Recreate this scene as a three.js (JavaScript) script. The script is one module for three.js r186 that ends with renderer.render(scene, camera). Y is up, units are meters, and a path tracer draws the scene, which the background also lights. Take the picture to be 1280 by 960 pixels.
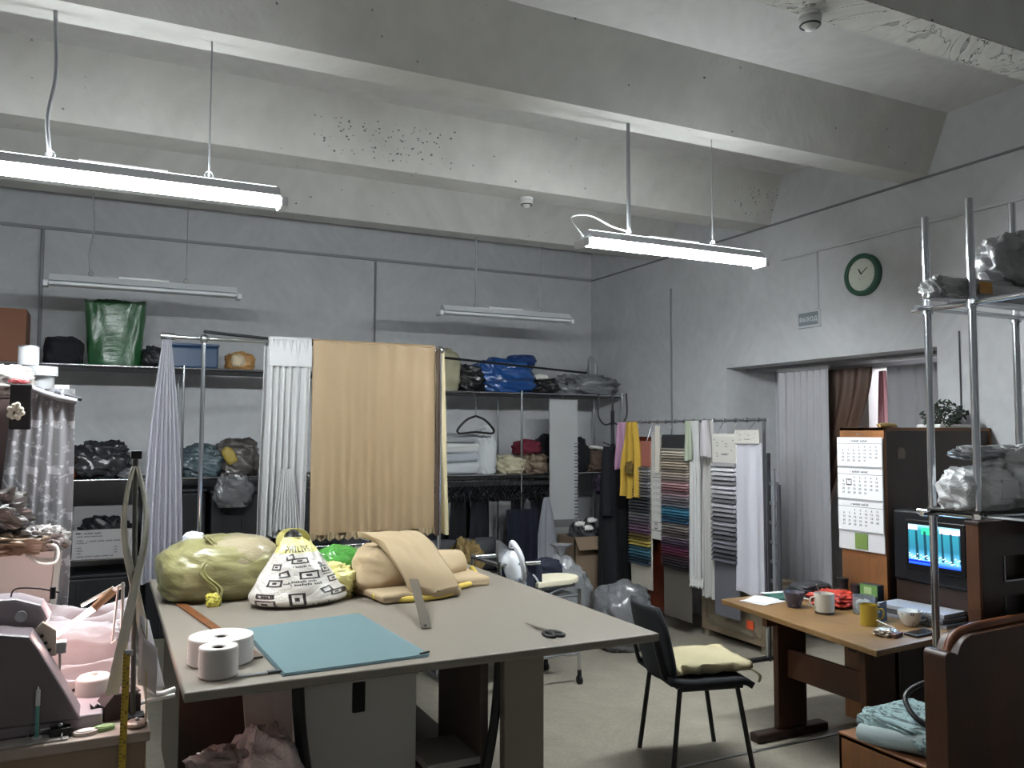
import * as THREE from 'three';
import { mergeGeometries } from 'three/addons/utils/BufferGeometryUtils.js';
import { RoundedBoxGeometry } from 'three/addons/geometries/RoundedBoxGeometry.js';
import { RectAreaLightUniformsLib } from 'three/addons/lights/RectAreaLightUniformsLib.js';
import { ImprovedNoise } from 'three/addons/math/ImprovedNoise.js';

// ------------------------------------------------------------------ camera, exposure
const renderer = new THREE.WebGLRenderer({ antialias: true });
renderer.toneMapping = THREE.LinearToneMapping;
renderer.toneMappingExposure = 2.4;
renderer.shadowMap.enabled = true;
RectAreaLightUniformsLib.init();
const scene = new THREE.Scene();
scene.background = new THREE.Color(0x000000);
const D = Math.PI / 180;
const camera = new THREE.PerspectiveCamera(49.55, 1280 / 960, 0.05, 60);
camera.position.set(0, 1.75, 0);
camera.rotation.order = 'YXZ';
camera.rotation.set(3.38 * D, -26.02 * D, 0.14 * D);
scene.add(camera);
// lamp strengths (each lamp is built with its fitting further down)
const TUBE_GLOW = 110, TUBE_AREA = 12, ADDED_UP = 12, SEW_GLOW = 11, SEW_POINT = 0.06, TV_AREA = 5, HALL_AREA = 20;  // the upward strength belongs to an added ceiling light, not to the tubes
const TUBE_COLOR = new THREE.Color(0.93, 0.98, 1.0);

// ------------------------------------------------------------------ helpers
let seedv = 7;
const rnd = () => { seedv = (seedv * 16807) % 2147483647; return (seedv - 1) / 2147483646; };
const rr = (a, b) => a + (b - a) * rnd();
const noiseGen = new ImprovedNoise();
const nz = (x, y, z = 0) => noiseGen.noise(x + 11.3, y + 5.7, z + 3.1);
const fbm = (x, y, z = 0, o = 4) => { let s = 0, a = 0.5, f = 1; for (let i = 0; i < o; i++) { s += a * nz(x * f, y * f, z * f); a *= 0.5; f *= 2.03; } return s; };
const ridge = (x, y, z = 0) => 1 - Math.abs(nz(x, y, z)) * 2.2;
const clamp = (v, a = 0, b = 1) => Math.min(b, Math.max(a, v));
const lerp = (a, b, t) => a + (b - a) * t;

const taken = {};
function numbered(n) { const k = taken[n] = (taken[n] ?? -1) + 1; return k ? n + '_' + String(k).padStart(3, '0') : n; }
function thing(name, label, category, p = [0, 0, 0], ry = 0, group) {
  const o = new THREE.Group(); o.name = numbered(name); o.position.set(...p); o.rotation.y = ry;
  o.userData = { label, category }; if (group) o.userData.group = group;
  scene.add(o); return o;
}
function dup(src, p, ry, label) { const o = src.clone(); o.name = numbered(src.name.replace(/_\d{3}$/, '')); o.userData = { ...src.userData }; if (label) o.userData.label = label; o.position.set(...p); o.rotation.y = ry; scene.add(o); return o; }
function norm(g) {
  let q = g.index ? g.toNonIndexed() : g;
  for (const k of Object.keys(q.attributes)) if (!['position', 'normal', 'uv'].includes(k)) q.deleteAttribute(k);
  if (!q.attributes.uv) q.setAttribute('uv', new THREE.BufferAttribute(new Float32Array(q.attributes.position.count * 2), 2));
  return q;
}
function M_(geos) { return Array.isArray(geos) ? (geos.length > 1 ? mergeGeometries(geos.map(norm)) : geos[0]) : geos; }
function mesh(name, geos, m, parent) {
  const o = new THREE.Mesh(M_(geos), m); o.castShadow = o.receiveShadow = true; o.name = name;
  if (parent) parent.add(o);
  return o;
}
function single(name, label, category, geos, m, p = [0, 0, 0], ry = 0, group) {
  const o = mesh(numbered(name), geos, m, scene); o.position.set(...p); o.rotation.y = ry; o.userData = { label, category }; if (group) o.userData.group = group; return o;
}
function struct(name, geos, m, label, category) { const o = mesh(numbered(name), geos, m, scene); o.userData = { kind: 'structure', label, category }; return o; }
function boxUV(g, s = 1) {
  const q = norm(g), P = q.attributes.position, N = q.attributes.normal, U = q.attributes.uv;
  for (let i = 0; i < P.count; i++) {
    const ax = Math.abs(N.getX(i)), ay = Math.abs(N.getY(i)), az = Math.abs(N.getZ(i));
    if (ax >= ay && ax >= az) U.setXY(i, P.getZ(i) * s, P.getY(i) * s); else if (ay >= az) U.setXY(i, P.getX(i) * s, P.getZ(i) * s); else U.setXY(i, P.getX(i) * s, P.getY(i) * s);
  }
  return q;
}
// box from corner to corner, uv in metres
const bb = (x0, x1, y0, y1, z0, z1) => boxUV(new THREE.BoxGeometry(x1 - x0, y1 - y0, z1 - z0).translate((x0 + x1) / 2, (y0 + y1) / 2, (z0 + z1) / 2));
const rb = (x0, x1, y0, y1, z0, z1, r = 0.005, s = 2) => boxUV(new RoundedBoxGeometry(x1 - x0, y1 - y0, z1 - z0, s, r).translate((x0 + x1) / 2, (y0 + y1) / 2, (z0 + z1) / 2));
const V = (x, y, z) => new THREE.Vector3(x, y, z);
const bar = (a, b, r, seg = 10, r2) => { const A = V(...a), B = V(...b), L = A.distanceTo(B); const g = new THREE.CylinderGeometry(r2 ?? r, r, L, seg); g.translate(0, L / 2, 0); g.applyQuaternion(new THREE.Quaternion().setFromUnitVectors(V(0, 1, 0), B.clone().sub(A).normalize())); return g.translate(...a); };
const pipe = (pts, r, n = 24, seg = 8, closed = false) => new THREE.TubeGeometry(new THREE.CatmullRomCurve3(pts.map((p) => V(...p)), closed, 'centripetal'), n, r, seg, closed);
const lathe = (pts, seg = 28) => new THREE.LatheGeometry(pts.map((p) => new THREE.Vector2(...p)), seg);
const cyl = (r, h, y = 0, seg = 24, r2) => new THREE.CylinderGeometry(r2 ?? r, r, h, seg).translate(0, y + h / 2, 0);
const ball = (r, x = 0, y = 0, z = 0, a = 16, b = 12) => new THREE.SphereGeometry(r, a, b).translate(x, y, z);
function prism(pts, depth, bevel = 0) {       // outline in x,y pushed along +z
  const s = new THREE.Shape(pts.map((p) => new THREE.Vector2(...p)));
  return new THREE.ExtrudeGeometry(s, { depth, bevelEnabled: bevel > 0, bevelSize: bevel, bevelThickness: bevel, bevelSegments: 2, curveSegments: 12 });
}
// sheet with thickness: fn(u, v) -> [x, y, z]; uv in metres by W, H
function slab(fn, nu, nv, t, W = 1, H = 1) {
  const P = [], pos = [], uv = [], idx = [];
  for (let j = 0; j <= nv; j++) for (let i = 0; i <= nu; i++) P.push(V(...fn(i / nu, j / nv)));
  const at = (i, j) => P[clamp(j, 0, nv) * (nu + 1) + clamp(i, 0, nu)];
  const half = (nu + 1) * (nv + 1);
  for (const s of [1, -1]) for (let j = 0; j <= nv; j++) for (let i = 0; i <= nu; i++) {
    const n = at(i + 1, j).clone().sub(at(i - 1, j)).cross(at(i, j - 1).clone().sub(at(i, j + 1)));
    if (n.lengthSq() < 1e-16) n.set(0, 0, 1); n.normalize();
    const p = at(i, j); pos.push(p.x + n.x * s * t / 2, p.y + n.y * s * t / 2, p.z + n.z * s * t / 2); uv.push(i / nu * W, (1 - j / nv) * H);
  }
  const id = (i, j) => j * (nu + 1) + i;
  for (let j = 0; j < nv; j++) for (let i = 0; i < nu; i++) {
    const a = id(i, j), b = id(i + 1, j), c = id(i, j + 1), d = id(i + 1, j + 1);
    idx.push(a, c, b, b, c, d, a + half, b + half, c + half, b + half, d + half, c + half);
  }
  const edge = (a, b) => idx.push(a, b, a + half, b, b + half, a + half);
  for (let i = 0; i < nu; i++) { edge(id(i, 0), id(i + 1, 0)); edge(id(i + 1, nv), id(i, nv)); }
  for (let j = 0; j < nv; j++) { edge(id(0, j + 1), id(0, j)); edge(id(nu, j), id(nu, j + 1)); }
  const g = new THREE.BufferGeometry();
  g.setAttribute('position', new THREE.Float32BufferAttribute(pos, 3)); g.setAttribute('uv', new THREE.Float32BufferAttribute(uv, 2)); g.setIndex(idx); g.computeVertexNormals();
  return g;
}
// cloth hanging down from y = 0 along x
function hang({ w, h, n = 5, amp = 0.02, seed = 1, t = 0.004, flare = 0, gather = 0, nu, hem = 0.01, swing = 0 }) {
  return slab((u, v) => {
    const k = 1 - gather * Math.pow(1 - v, 2) + flare * v;
    const ph = 2 * Math.PI * n * u + 1.6 * Math.sin(seed + 5 * u) + 0.5 * nz(u * 3, v * 2, seed);
    return [(u - 0.5) * w * k + swing * v, -v * h + hem * Math.sin(ph * 0.5 + seed) * v, amp * (0.45 + 0.55 * v) * Math.sin(ph) + amp * 0.6 * nz(u * 4, v * 1.7, seed * 3.1)];
  }, nu ?? Math.max(24, n * 10), 22, t, w, h);
}
// crumpled bag or pile, standing on y = 0
function blob({ rx, ry, rz, seed = 1, amp = 0.18, crease = 0.08, flat = 0.75, p = 0.8, a = 44, b = 30, freq = 1.6 }) {
  const g = new THREE.SphereGeometry(1, a, b), P = g.attributes.position, sg = (v) => Math.sign(v) * Math.pow(Math.abs(v), p);
  for (let i = 0; i < P.count; i++) {
    const x = P.getX(i), y = P.getY(i), z = P.getZ(i);
    const k = 1 + amp * fbm(x * freq + seed * 7.1, y * freq, z * freq + seed, 3) * 2 + crease * (ridge(x * 3.4 + seed, y * 3.4 - seed, z * 3.4) - 0.5);
    const yy = Math.max(sg(y) * k, -flat);
    P.setXYZ(i, sg(x) * rx * k, (yy + flat) * ry / (1 + flat) * 2 * 0.5 * (1 + flat) / (1 + flat) * (1 + flat) / 1, sg(z) * rz * k);
  }
  // heights run from 0 to about ry
  let mx = 0; for (let i = 0; i < P.count; i++) mx = Math.max(mx, P.getY(i));
  for (let i = 0; i < P.count; i++) P.setY(i, P.getY(i) / mx * ry);
  g.computeVertexNormals(); return g;
}
// folded piece of cloth, base at y = 0
function folded(w, h, d, seed = 1) {
  const g = new RoundedBoxGeometry(w, h, d, 5, Math.min(h, d) * 0.42), P = g.attributes.position;
  for (let i = 0; i < P.count; i++) { const x = P.getX(i), y = P.getY(i), z = P.getZ(i); P.setXYZ(i, x + 0.012 * nz(y * 20, z * 8, seed), Math.max(-h / 2, y + 0.35 * h * nz(x * 6, z * 6, seed)) + h / 2, z + 0.02 * nz(x * 7, y * 20, seed + 4)); }
  g.computeVertexNormals(); return g;
}

// ------------------------------------------------------------------ textures and materials
function dataTex(n, fn, srgb = true, rep = 1) {
  const d = new Uint8Array(n * n * 4);
  for (let j = 0; j < n; j++) for (let i = 0; i < n; i++) { const c = fn(i / n, j / n); const k = (j * n + i) * 4; const a = Array.isArray(c) ? c : [c, c, c]; d[k] = clamp(a[0]) * 255; d[k + 1] = clamp(a[1]) * 255; d[k + 2] = clamp(a[2]) * 255; d[k + 3] = 255; }
  const t = new THREE.DataTexture(d, n, n); t.wrapS = t.wrapT = THREE.RepeatWrapping; t.magFilter = THREE.LinearFilter; t.minFilter = THREE.LinearMipmapLinearFilter; t.generateMipmaps = true;
  if (srgb) t.colorSpace = THREE.SRGBColorSpace; t.repeat.set(rep, rep); t.needsUpdate = true; return t;
}
function canvasTex(w, h, draw) {
  const c = document.createElement('canvas'); c.width = w; c.height = h; const x = c.getContext('2d'); draw(x, w, h);
  const t = new THREE.CanvasTexture(c); t.colorSpace = THREE.SRGBColorSpace; return t;
}
// rows of marks for print too small to read
const scrawl = (x, px, py, w, h) => { let a = px, k = 3; while (a < px + w) { k = (k * 7 + 5) % 11; const l = h * (0.35 + 0.06 * k); x.fillRect(a, py - h * (k % 3 ? 0.7 : 1), l * 0.4, h * (k % 3 ? 0.7 : 1)); a += l * 0.62 + (k === 4 ? h * 0.5 : 0); } };
// noise that repeats at 1
const per = (u, v, f, s = 0) => { const a = u * 2 * Math.PI, b = v * 2 * Math.PI, r = f / (2 * Math.PI); return fbm(Math.cos(a) * r + s, Math.sin(a) * r + Math.cos(b) * r * 0.9, Math.sin(b) * r + s * 1.7, 4); };
const S = (hex, r = 0.8, o = {}) => new THREE.MeshStandardMaterial({ color: hex, roughness: r, ...o });
const PH = (hex, r = 0.5, o = {}) => new THREE.MeshPhysicalMaterial({ color: hex, roughness: r, ...o });
const tint = (hex, k) => { const c = new THREE.Color(hex).convertLinearToSRGB(); return [c.r * k, c.g * k, c.b * k]; };

const plasterCol = dataTex(512, (u, v) => { const a = per(u, v, 6, 1), b = per(u, v, 26, 4); const k = 0.94 + 0.05 * a + 0.04 * b; return [k, k, k]; }, true, 0.5);
const plasterBump = dataTex(512, (u, v) => 0.5 + 0.35 * per(u, v, 20, 2) + 0.25 * per(u, v, 60, 9), false, 0.5);
const pits = []; for (let i = 0; i < 220; i++) { const cl = rnd() < 0.6; const cx = cl ? 0.47 + 0.14 * (rnd() - 0.5) * 2 : rnd(), cy = cl ? 0.05 + 0.07 * (rnd() - 0.5) : rnd(); pits.push([cx, cy, rr(0.0005, 0.0017), rr(0.4, 1)]); }
const concreteCol = dataTex(1024, (u, v) => {
  let k = 0.93 + 0.12 * per(u, v, 5, 3) + 0.05 * per(u, v, 30, 7);
  for (const [a, b, r, s] of pits) { const du = (u - a), dv = (v - b); if (Math.abs(du) < 0.005 && Math.abs(dv) < 0.005 && du * du * 0.5 + dv * dv < r * r) k *= 1 - 0.6 * s; }
  return [k, k, k * 0.99];
}, true, 0.28);
const peelCol = dataTex(512, (u, v) => {
  const cr = Math.abs(per(u, v, 9, 5)), p = per(u, v, 14, 8); let k = 0.92 + 0.1 * per(u, v, 30, 1);
  if (cr < 0.006) k *= 0.5; if (p > 0.3) k *= 0.82; if (p > 0.29 && p < 0.3) k *= 0.6; return [k, k, k * 0.98];
}, true, 0.7);
const peelBump = dataTex(512, (u, v) => { const cr = Math.abs(per(u, v, 9, 5)), p = per(u, v, 14, 8); return (cr < 0.006 ? 0.1 : 0.7) - (p > 0.3 ? 0.3 : 0) + 0.15 * per(u, v, 40, 2); }, false, 0.7);
const floorCol = dataTex(512, (u, v) => { const s = rnd(); const k = 0.9 + 0.1 * per(u, v, 7, 2) + 0.1 * per(u, v, 60, 6) + (s < 0.06 ? -0.12 : s > 0.95 ? 0.07 : 0); return [k, k * 0.99, k * 0.96]; }, true, 0.9);
const woodTex = (r, g, b, s) => dataTex(512, (u, v) => { const a = per(u, v * 0.25, 3, s), st = per(u, v, 3, s + 2) * 0.6 + Math.sin((u * 34 + a * 9) * 2 * Math.PI) * 0.045 + nz(u * 190, v * 3, s) * 0.09; const k = 0.9 + 0.25 * a + st * 0.55; return [r * k, g * k, b * k]; }, true, 1);
const woodLight = woodTex(0.5, 0.38, 0.23, 1), woodOrange = woodTex(0.52, 0.34, 0.19, 2), woodDark = woodTex(0.22, 0.145, 0.105, 3);
const weave = dataTex(256, (u, v) => 0.5 + 0.25 * Math.sin(u * 2 * Math.PI * 60) * Math.sin(v * 2 * Math.PI * 60) + 0.3 * per(u, v, 12, 4), false, 4);
const crumple = dataTex(512, (u, v) => { const a = Math.abs(per(u, v, 9, 2)), b = Math.abs(per(u, v, 17, 6)), c = Math.abs(per(u, v, 5, 9)); return 0.95 - 1.2 * a - 0.8 * b - 0.9 * c; }, false, 1);
const crumpleFine = crumple.clone(); crumpleFine.repeat.set(2, 2); crumpleFine.needsUpdate = true;

const wallM = S('#d6d8db', 0.85, { map: plasterCol, bumpMap: plasterBump, bumpScale: 0.002 });
const ceilM = S('#d6d7d5', 0.9, { map: plasterCol, bumpMap: plasterBump, bumpScale: 0.003 });
const ribM = S('#d2d2cf', 0.9, { map: concreteCol, bumpMap: plasterBump, bumpScale: 0.004 });
const ribMs = [0.13, 0.41, 0.77, 0, 0.29].map((o, i) => { if (i === 3) return ribM; const m = ribM.clone(); m.map = concreteCol.clone(); m.map.offset.set(o, 0.3 + 0.1 * i); m.map.needsUpdate = true; return m; });
const peelM = S('#d4d4d1', 0.9, { map: peelCol, bumpMap: peelBump, bumpScale: 0.008 });
const floorM = S('#a09b91', 0.55, { map: floorCol, bumpMap: plasterBump, bumpScale: 0.0006 });
const chrome = S('#cfd2d6', 0.16, { metalness: 1 });
const steel = S('#a7a9ab', 0.35, { metalness: 1 });
const darkMetal = S('#2a2b2e', 0.4, { metalness: 0.7 });
const blackP = S('#141416', 0.45), whiteP = S('#e6e7e6', 0.4), greyP = S('#8b8d90', 0.5);
const white = S('#e9e8e4', 0.85);
const cloth = (hex, o = {}) => new THREE.MeshPhysicalMaterial({ color: hex, roughness: 0.92, bumpMap: weave, bumpScale: 0.0006, sheen: 0.25, sheenRoughness: 0.7, ...o });
const sheer = (hex, tr = 0.45) => new THREE.MeshPhysicalMaterial({ color: hex, roughness: 0.95, transmission: tr, thickness: 0 });
const plastic = (hex, r = 0.3, o = {}) => new THREE.MeshPhysicalMaterial({ color: hex, roughness: r, bumpMap: crumple, bumpScale: 0.006, clearcoat: 0.5, clearcoatRoughness: 0.25, ...o });
const clearBag = (hex, tr = 0.35) => new THREE.MeshPhysicalMaterial({ color: hex, roughness: 0.3, bumpMap: crumpleFine, bumpScale: 0.005, transmission: tr * 0.4, thickness: 0, clearcoat: 1, clearcoatRoughness: 0.18 });
const woodLM = S('#ffffff', 0.45, { map: woodLight }), woodOM = S('#ffffff', 0.5, { map: woodOrange }), woodDM = S('#ffffff', 0.45, { map: woodDark });
const laminate = S('#7c756b', 0.5);

// ------------------------------------------------------------------ the room
const XW = 5.2, XL = -3.0, ZB = -8.49, ZF = 2.6, HC = 3.98, RB = 3.58;
struct('floor', [bb(XL - 0.2, 7.4, -0.15, 0, ZB - 0.2, ZF + 0.2)], floorM, 'grey speckled linoleum floor of the workshop', 'floor');
struct('ceiling', [bb(XL - 0.2, 7.4, HC, HC + 0.2, ZB - 0.2, ZF + 0.2)], ceilM, 'whitewashed concrete ceiling between the ribs', 'ceiling');
struct('wall_back', [bb(XL - 0.2, XW + 0.6, 0, HC, ZB - 0.2, ZB)], wallM, 'grey painted wall behind the shelving', 'wall');
struct('wall_left', [bb(XL - 0.2, XL, 0, HC, ZB, ZF)], wallM, 'grey painted side wall', 'wall');
struct('wall_front', [bb(XL - 0.2, XW + 0.6, 0, HC, ZF, ZF + 0.2)], wallM, 'plain grey wall opposite the shelving', 'wall');
const N0 = -6.087, N1 = -3.895, NT = 2.36, XN = 5.8;
struct('wall_right', [bb(XW, XN, 0, HC, ZB, N0), bb(XW, XN, 0, HC, N1, ZF), bb(XW, XN, NT, HC, N0, N1)], wallM, 'grey painted wall with a deep doorway niche and a clock', 'wall');
struct('wall_niche', [bb(XN, XN + 0.1, 0, HC, N0 - 0.3, -5.0), bb(XN, XN + 0.1, 0, HC, -4.05, N1 + 0.3), bb(XN, XN + 0.1, 2.3, HC, -5.0, -4.05)], wallM, 'wall at the back of the doorway niche', 'wall');
struct('wall_corridor', [bb(7.2, 7.4, 0, HC, -6.4, -3.4), bb(XN + 0.1, 7.2, 0, HC, -6.6, -6.4), bb(XN + 0.1, 7.2, 0, HC, -3.4, -3.2), bb(XN + 0.1, 7.2, 2.7, HC, -6.4, -3.4)], S('#e8e8ea', 0.85), 'white corridor beyond the curtained doorway', 'wall');
for (const [i, zc] of [-1.0, -2.515, -4.035, -5.63, -7.06].entries()) {     // tapering ribs of the concrete ceiling
  const hb = i === 3 ? 0.135 : 0.105, ht = hb + 0.17;
  const g = boxUV(prism([[-hb, RB], [hb, RB], [ht, HC], [-ht, HC]], XW - XL).rotateY(Math.PI / 2).translate(XL, 0, zc));
  const o = struct('beam_' + (i + 1), [g], ribMs[i], ['bare concrete ceiling rib farthest from the shelving', 'concrete ceiling rib with cracked peeling plaster and a smoke detector', 'pale concrete ceiling rib carrying the two lit lamps', 'pitted concrete ceiling rib with a small smoke detector', 'concrete ceiling rib beside the back wall'][i], 'beam');
  if (i === 1) mesh('plaster_skin', [bb(XL, XW, RB - 0.006, RB, zc - hb, zc + hb)], peelM, o);
}
struct('trim_1', [bb(XW - 0.012, XW, 3.565, 3.58, ZB, ZF)], S('#7d7f84', 0.8), 'thin ledge line along the clock wall under the ribs', 'trim');
single('cable_trunking', 'slim grey trunking running along the top of the back wall', 'trunking', [rb(XL, XW, 3.568, 3.596, ZB + 0.001, ZB + 0.03, 0.006)], S('#9a9ca1', 0.6));
single('cable_trunking', 'white trunking running along the wall just above the clock', 'trunking', [rb(XW - 0.022, XW - 0.001, 3.235, 3.258, -5.35, ZF - 0.2, 0.004)], S('#c5c7ca', 0.5));
single('cable_trunking', 'short vertical trunking leading down to the exit sign', 'trunking', [rb(XW - 0.02, XW - 0.001, 2.77, 3.235, -4.975, -4.945, 0.004)], S('#c5c7ca', 0.5));
single('wall_pipe', 'thin vertical pipe on the back wall between the unlit lamps', 'pipe', [bar([2.525, 1.0, ZB + 0.02], [2.525, 3.56, ZB + 0.02], 0.01)], S('#85878c', 0.6));
single('wall_pipe', 'vertical pipe on the back wall beside the green bag shelf', 'pipe', [bar([-0.55, 1.0, ZB + 0.025], [-0.55, 3.56, ZB + 0.025], 0.016)], S('#94969c', 0.6));
single('wall_cable', 'thin vertical cable channel on the clock wall close to the room corner', 'cable', [rb(XW - 0.012, XW, 1.3, 3.24, -6.93, -6.905, 0.003)], S('#8e9197', 0.6));
single('wall_cable', 'thin cable hanging on the clock wall above the potted plant', 'cable', [bar([XW - 0.006, 1.9, -3.72], [XW - 0.006, 2.45, -3.72], 0.005)], S('#55575a', 0.6));
single('floor_strip', 'narrow metal joint strip across the linoleum beside the chair', 'strip', [rb(2.75, 4.6, 0, 0.006, -3.64, -3.62, 0.002)], steel);

// ------------------------------------------------------------------ hanging tube lamps
function tubeLamp(x0, x1, y, z, lit, label, group, rods) {
  const t = thing('tube_lamp', label, 'lamp', [(x0 + x1) / 2, y, z], 0, group), L = x1 - x0;
  mesh('housing', [prism([[-0.075, 0.0235], [-0.03, 0.075], [0.03, 0.075], [0.075, 0.0235]], L * 0.94).rotateY(Math.PI / 2).translate(-L * 0.47, 0, 0)], S('#c9ccd0', 0.5), t);
  mesh('ballast_cover', [rb(-0.2, 0.16, 0.075, 0.092, -0.018, 0.018, 0.004)], whiteP, t);
  for (const s of [-1, 1]) mesh('lamp_holder', [rb(s * L * 0.485 - 0.018, s * L * 0.485 + 0.018, -0.022, 0.0232, -0.06, 0.06, 0.008)], S('#d8dade', 0.5), t);
  const tm = lit ? new THREE.MeshStandardMaterial({ color: 0xffffff, emissive: TUBE_COLOR, emissiveIntensity: TUBE_GLOW, roughness: 0.4 }) : S('#d7dbde', 0.25);
  for (const s of [-1, 1]) mesh('tube', [bar([-L * 0.47, 0.008, s * 0.04], [L * 0.47, 0.008, s * 0.04], 0.014, 14)], tm, t);
  for (const [rx, thick, kink] of rods) {
    const lx = rx - (x0 + x1) / 2, top = RB - y;
    mesh('suspension_rod', kink ? [pipe([[lx, 0.075, 0], [lx - 0.015, 0.25, 0.01], [lx + 0.01, top * 0.6, 0], [lx, top, 0]], thick)] : [bar([lx, 0.075, 0], [lx, top, 0], thick)], S('#9a9ca0', 0.5), t);
    mesh('hook', [new THREE.TorusGeometry(0.018, 0.004, 6, 14).translate(lx, 0.1, 0)], steel, t);
  }
  if (lit) {
    const a = new THREE.RectAreaLight(TUBE_COLOR, TUBE_AREA, L * 0.94, 0.08); a.position.set(0, -0.012, 0); a.rotation.x = -Math.PI / 2; t.add(a);
    mesh('added_uplight', [bb(-L * 0.46, L * 0.46, 0.075, 0.078, -0.026, 0.026)], new THREE.MeshStandardMaterial({ color: 0xffffff, emissive: TUBE_COLOR, emissiveIntensity: 4 }), t);  // added glowing strip, no real lamp part, put on top to brighten the ceiling
    const b = new THREE.RectAreaLight(TUBE_COLOR, ADDED_UP, L * 0.92, 0.052); b.position.set(0, 0.094, 0); b.rotation.x = Math.PI / 2; t.add(b);  // added upward light over the strip, lifts the ceiling and ribs
  }
  return t;
}
tubeLamp(-0.63, 0.757, 2.845, -4.035, true, 'glowing twin tube lamp hanging above the sewing machine', 'lit hanging tube lamps', [[-0.245, 0.009, true], [0.4, 0.004]]);
tubeLamp(2.39, 3.76, 2.83, -4.035, true, 'glowing twin tube lamp hanging above the black chair', 'lit hanging tube lamps', [[2.73, 0.012], [3.35, 0.003]]);
tubeLamp(-0.45, 0.975, 2.855, -7.06, false, 'unlit tube lamp hanging above the green bag', 'unlit hanging tube lamps', [[-0.13, 0.006, true], [0.55, 0.004]]);
tubeLamp(2.69, 4.1, 2.84, -7.06, false, 'unlit tube lamp hanging above the blue bag', 'unlit hanging tube lamps', [[3.07, 0.01], [3.75, 0.003]]);
single('lamp_cable', 'looped white cable at the end of the lit lamp above the chair', 'cable', [pipe([[2.42, 2.87, -4.035], [2.34, 2.97, -4.04], [2.46, 3.0, -4.04], [2.62, 2.95, -4.035], [2.72, 2.935, -4.035]], 0.005)], whiteP);
function detector(p, label) { const t = thing('smoke_detector', label, 'detector', p); mesh('mount', [cyl(0.05, 0.02, -0.02)], whiteP, t); mesh('sensor_head', [lathe([[0, -0.075], [0.022, -0.074], [0.028, -0.06], [0.045, -0.05], [0.05, -0.02], [0, -0.02]])], S('#d5d5d2', 0.5), t); mesh('vent_ring', [new THREE.TorusGeometry(0.042, 0.004, 6, 24).rotateX(Math.PI / 2).translate(0, -0.055, 0)], S('#3a3a3a', 0.6), t); }
detector([2.9, RB, -5.69], 'white smoke detector on the pitted ceiling rib');
detector([2.71, RB, -2.6], 'white smoke detector on the rib with peeling plaster');
// corridor light
{ const t = thing('ceiling_panel_lamp', 'bright white ceiling panel lamp in the corridor beyond the curtains', 'lamp', [6.5, 2.7, -4.9]); mesh('frame', [rb(-0.32, 0.32, -0.03, 0, -0.32, 0.32, 0.005)], whiteP, t); mesh('diffuser', [bb(-0.29, 0.29, -0.034, -0.03, -0.29, 0.29)], new THREE.MeshStandardMaterial({ color: 0xffffff, emissive: 0xffffff, emissiveIntensity: 6 }), t); const a = new THREE.RectAreaLight(0xffffff, HALL_AREA, 0.58, 0.58); a.position.set(0, -0.04, 0); a.rotation.x = -Math.PI / 2; t.add(a); }

// ------------------------------------------------------------------ right wall: clock, exit sign, niche curtains
{ const t = thing('wall_clock', 'round green wall clock with a cream face and dark hands', 'clock', [XW, 2.966, -4.49]);
  const R = (g) => g.rotateZ(Math.PI / 2);
  mesh('case', [R(new THREE.CylinderGeometry(0.15, 0.16, 0.035, 40)).translate(-0.018, 0, 0)], S('#3a5a4c', 0.5), t);
  mesh('rim', [new THREE.TorusGeometry(0.143, 0.02, 12, 48).rotateY(Math.PI / 2).translate(-0.035, 0, 0)], S('#2f5a49', 0.4), t);
  const ft = canvasTex(256, 256, (x) => { x.fillStyle = '#d3d8cc'; x.fillRect(0, 0, 256, 256); x.strokeStyle = '#8f978f'; x.lineWidth = 2; x.beginPath(); x.arc(124, 140, 26, 0.2, 3.0); x.stroke(); x.beginPath(); x.moveTo(100, 150); x.lineTo(160, 146); x.stroke(); x.fillStyle = '#6f776f'; for (let i = 0; i < 12; i++) { const a = i * Math.PI / 6; x.fillRect(128 + 108 * Math.sin(a) - 2, 128 - 108 * Math.cos(a) - 4, 4, 8); } });
  mesh('face', [new THREE.CircleGeometry(0.128, 40).rotateY(-Math.PI / 2).translate(-0.037, 0, 0)], S('#ffffff', 0.6, { map: ft }), t);
  mesh('hour_hand', [rb(-0.043, -0.04, 0, 0.052, -0.004, 0.004, 0.001).rotateX(-0.5)], blackP, t);
  mesh('minute_hand', [rb(-0.047, -0.044, 0, 0.075, -0.003, 0.003, 0.001).rotateX(0.9)], blackP, t);
}
{ const t = thing('exit_sign', 'small framed exit sign on the wall above the niche', 'sign', [XW, 2.695, -5.05]);
  mesh('frame', [rb(-0.02, 0, -0.07, 0.07, -0.12, 0.12, 0.004)], S('#c9cdd1', 0.5), t);
  const st = canvasTex(256, 128, (x) => { x.fillStyle = '#7d868d'; x.fillRect(0, 0, 256, 128); x.fillStyle = '#cfd6da'; x.font = 'bold 66px sans-serif'; x.textAlign = 'center'; x.textBaseline = 'middle'; x.fillText('ВЫХОД', 128, 66, 236); });
  mesh('panel', [new THREE.PlaneGeometry(0.215, 0.105).rotateY(-Math.PI / 2).translate(-0.0215, 0, 0)], S('#ffffff', 0.5, { map: st }), t);
}
const RY = -Math.PI / 2;     // cloth facing the room from the right wall
{ const t = thing('curtain', 'long pale grey curtain hanging in the niche beside the sample stand', 'curtain', [5.46, 2.3, -5.4], RY, 'curtains in the doorway niche'); mesh('fabric', [hang({ w: 0.6, h: 2.25, n: 7, amp: 0.03, seed: 3, nu: 90 })], cloth('#b9b9bd'), t); mesh('heading_tape', [rb(-0.3, 0.3, 0, 0.035, -0.02, 0.02, 0.01)], cloth('#c2c2c6'), t); }
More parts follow.
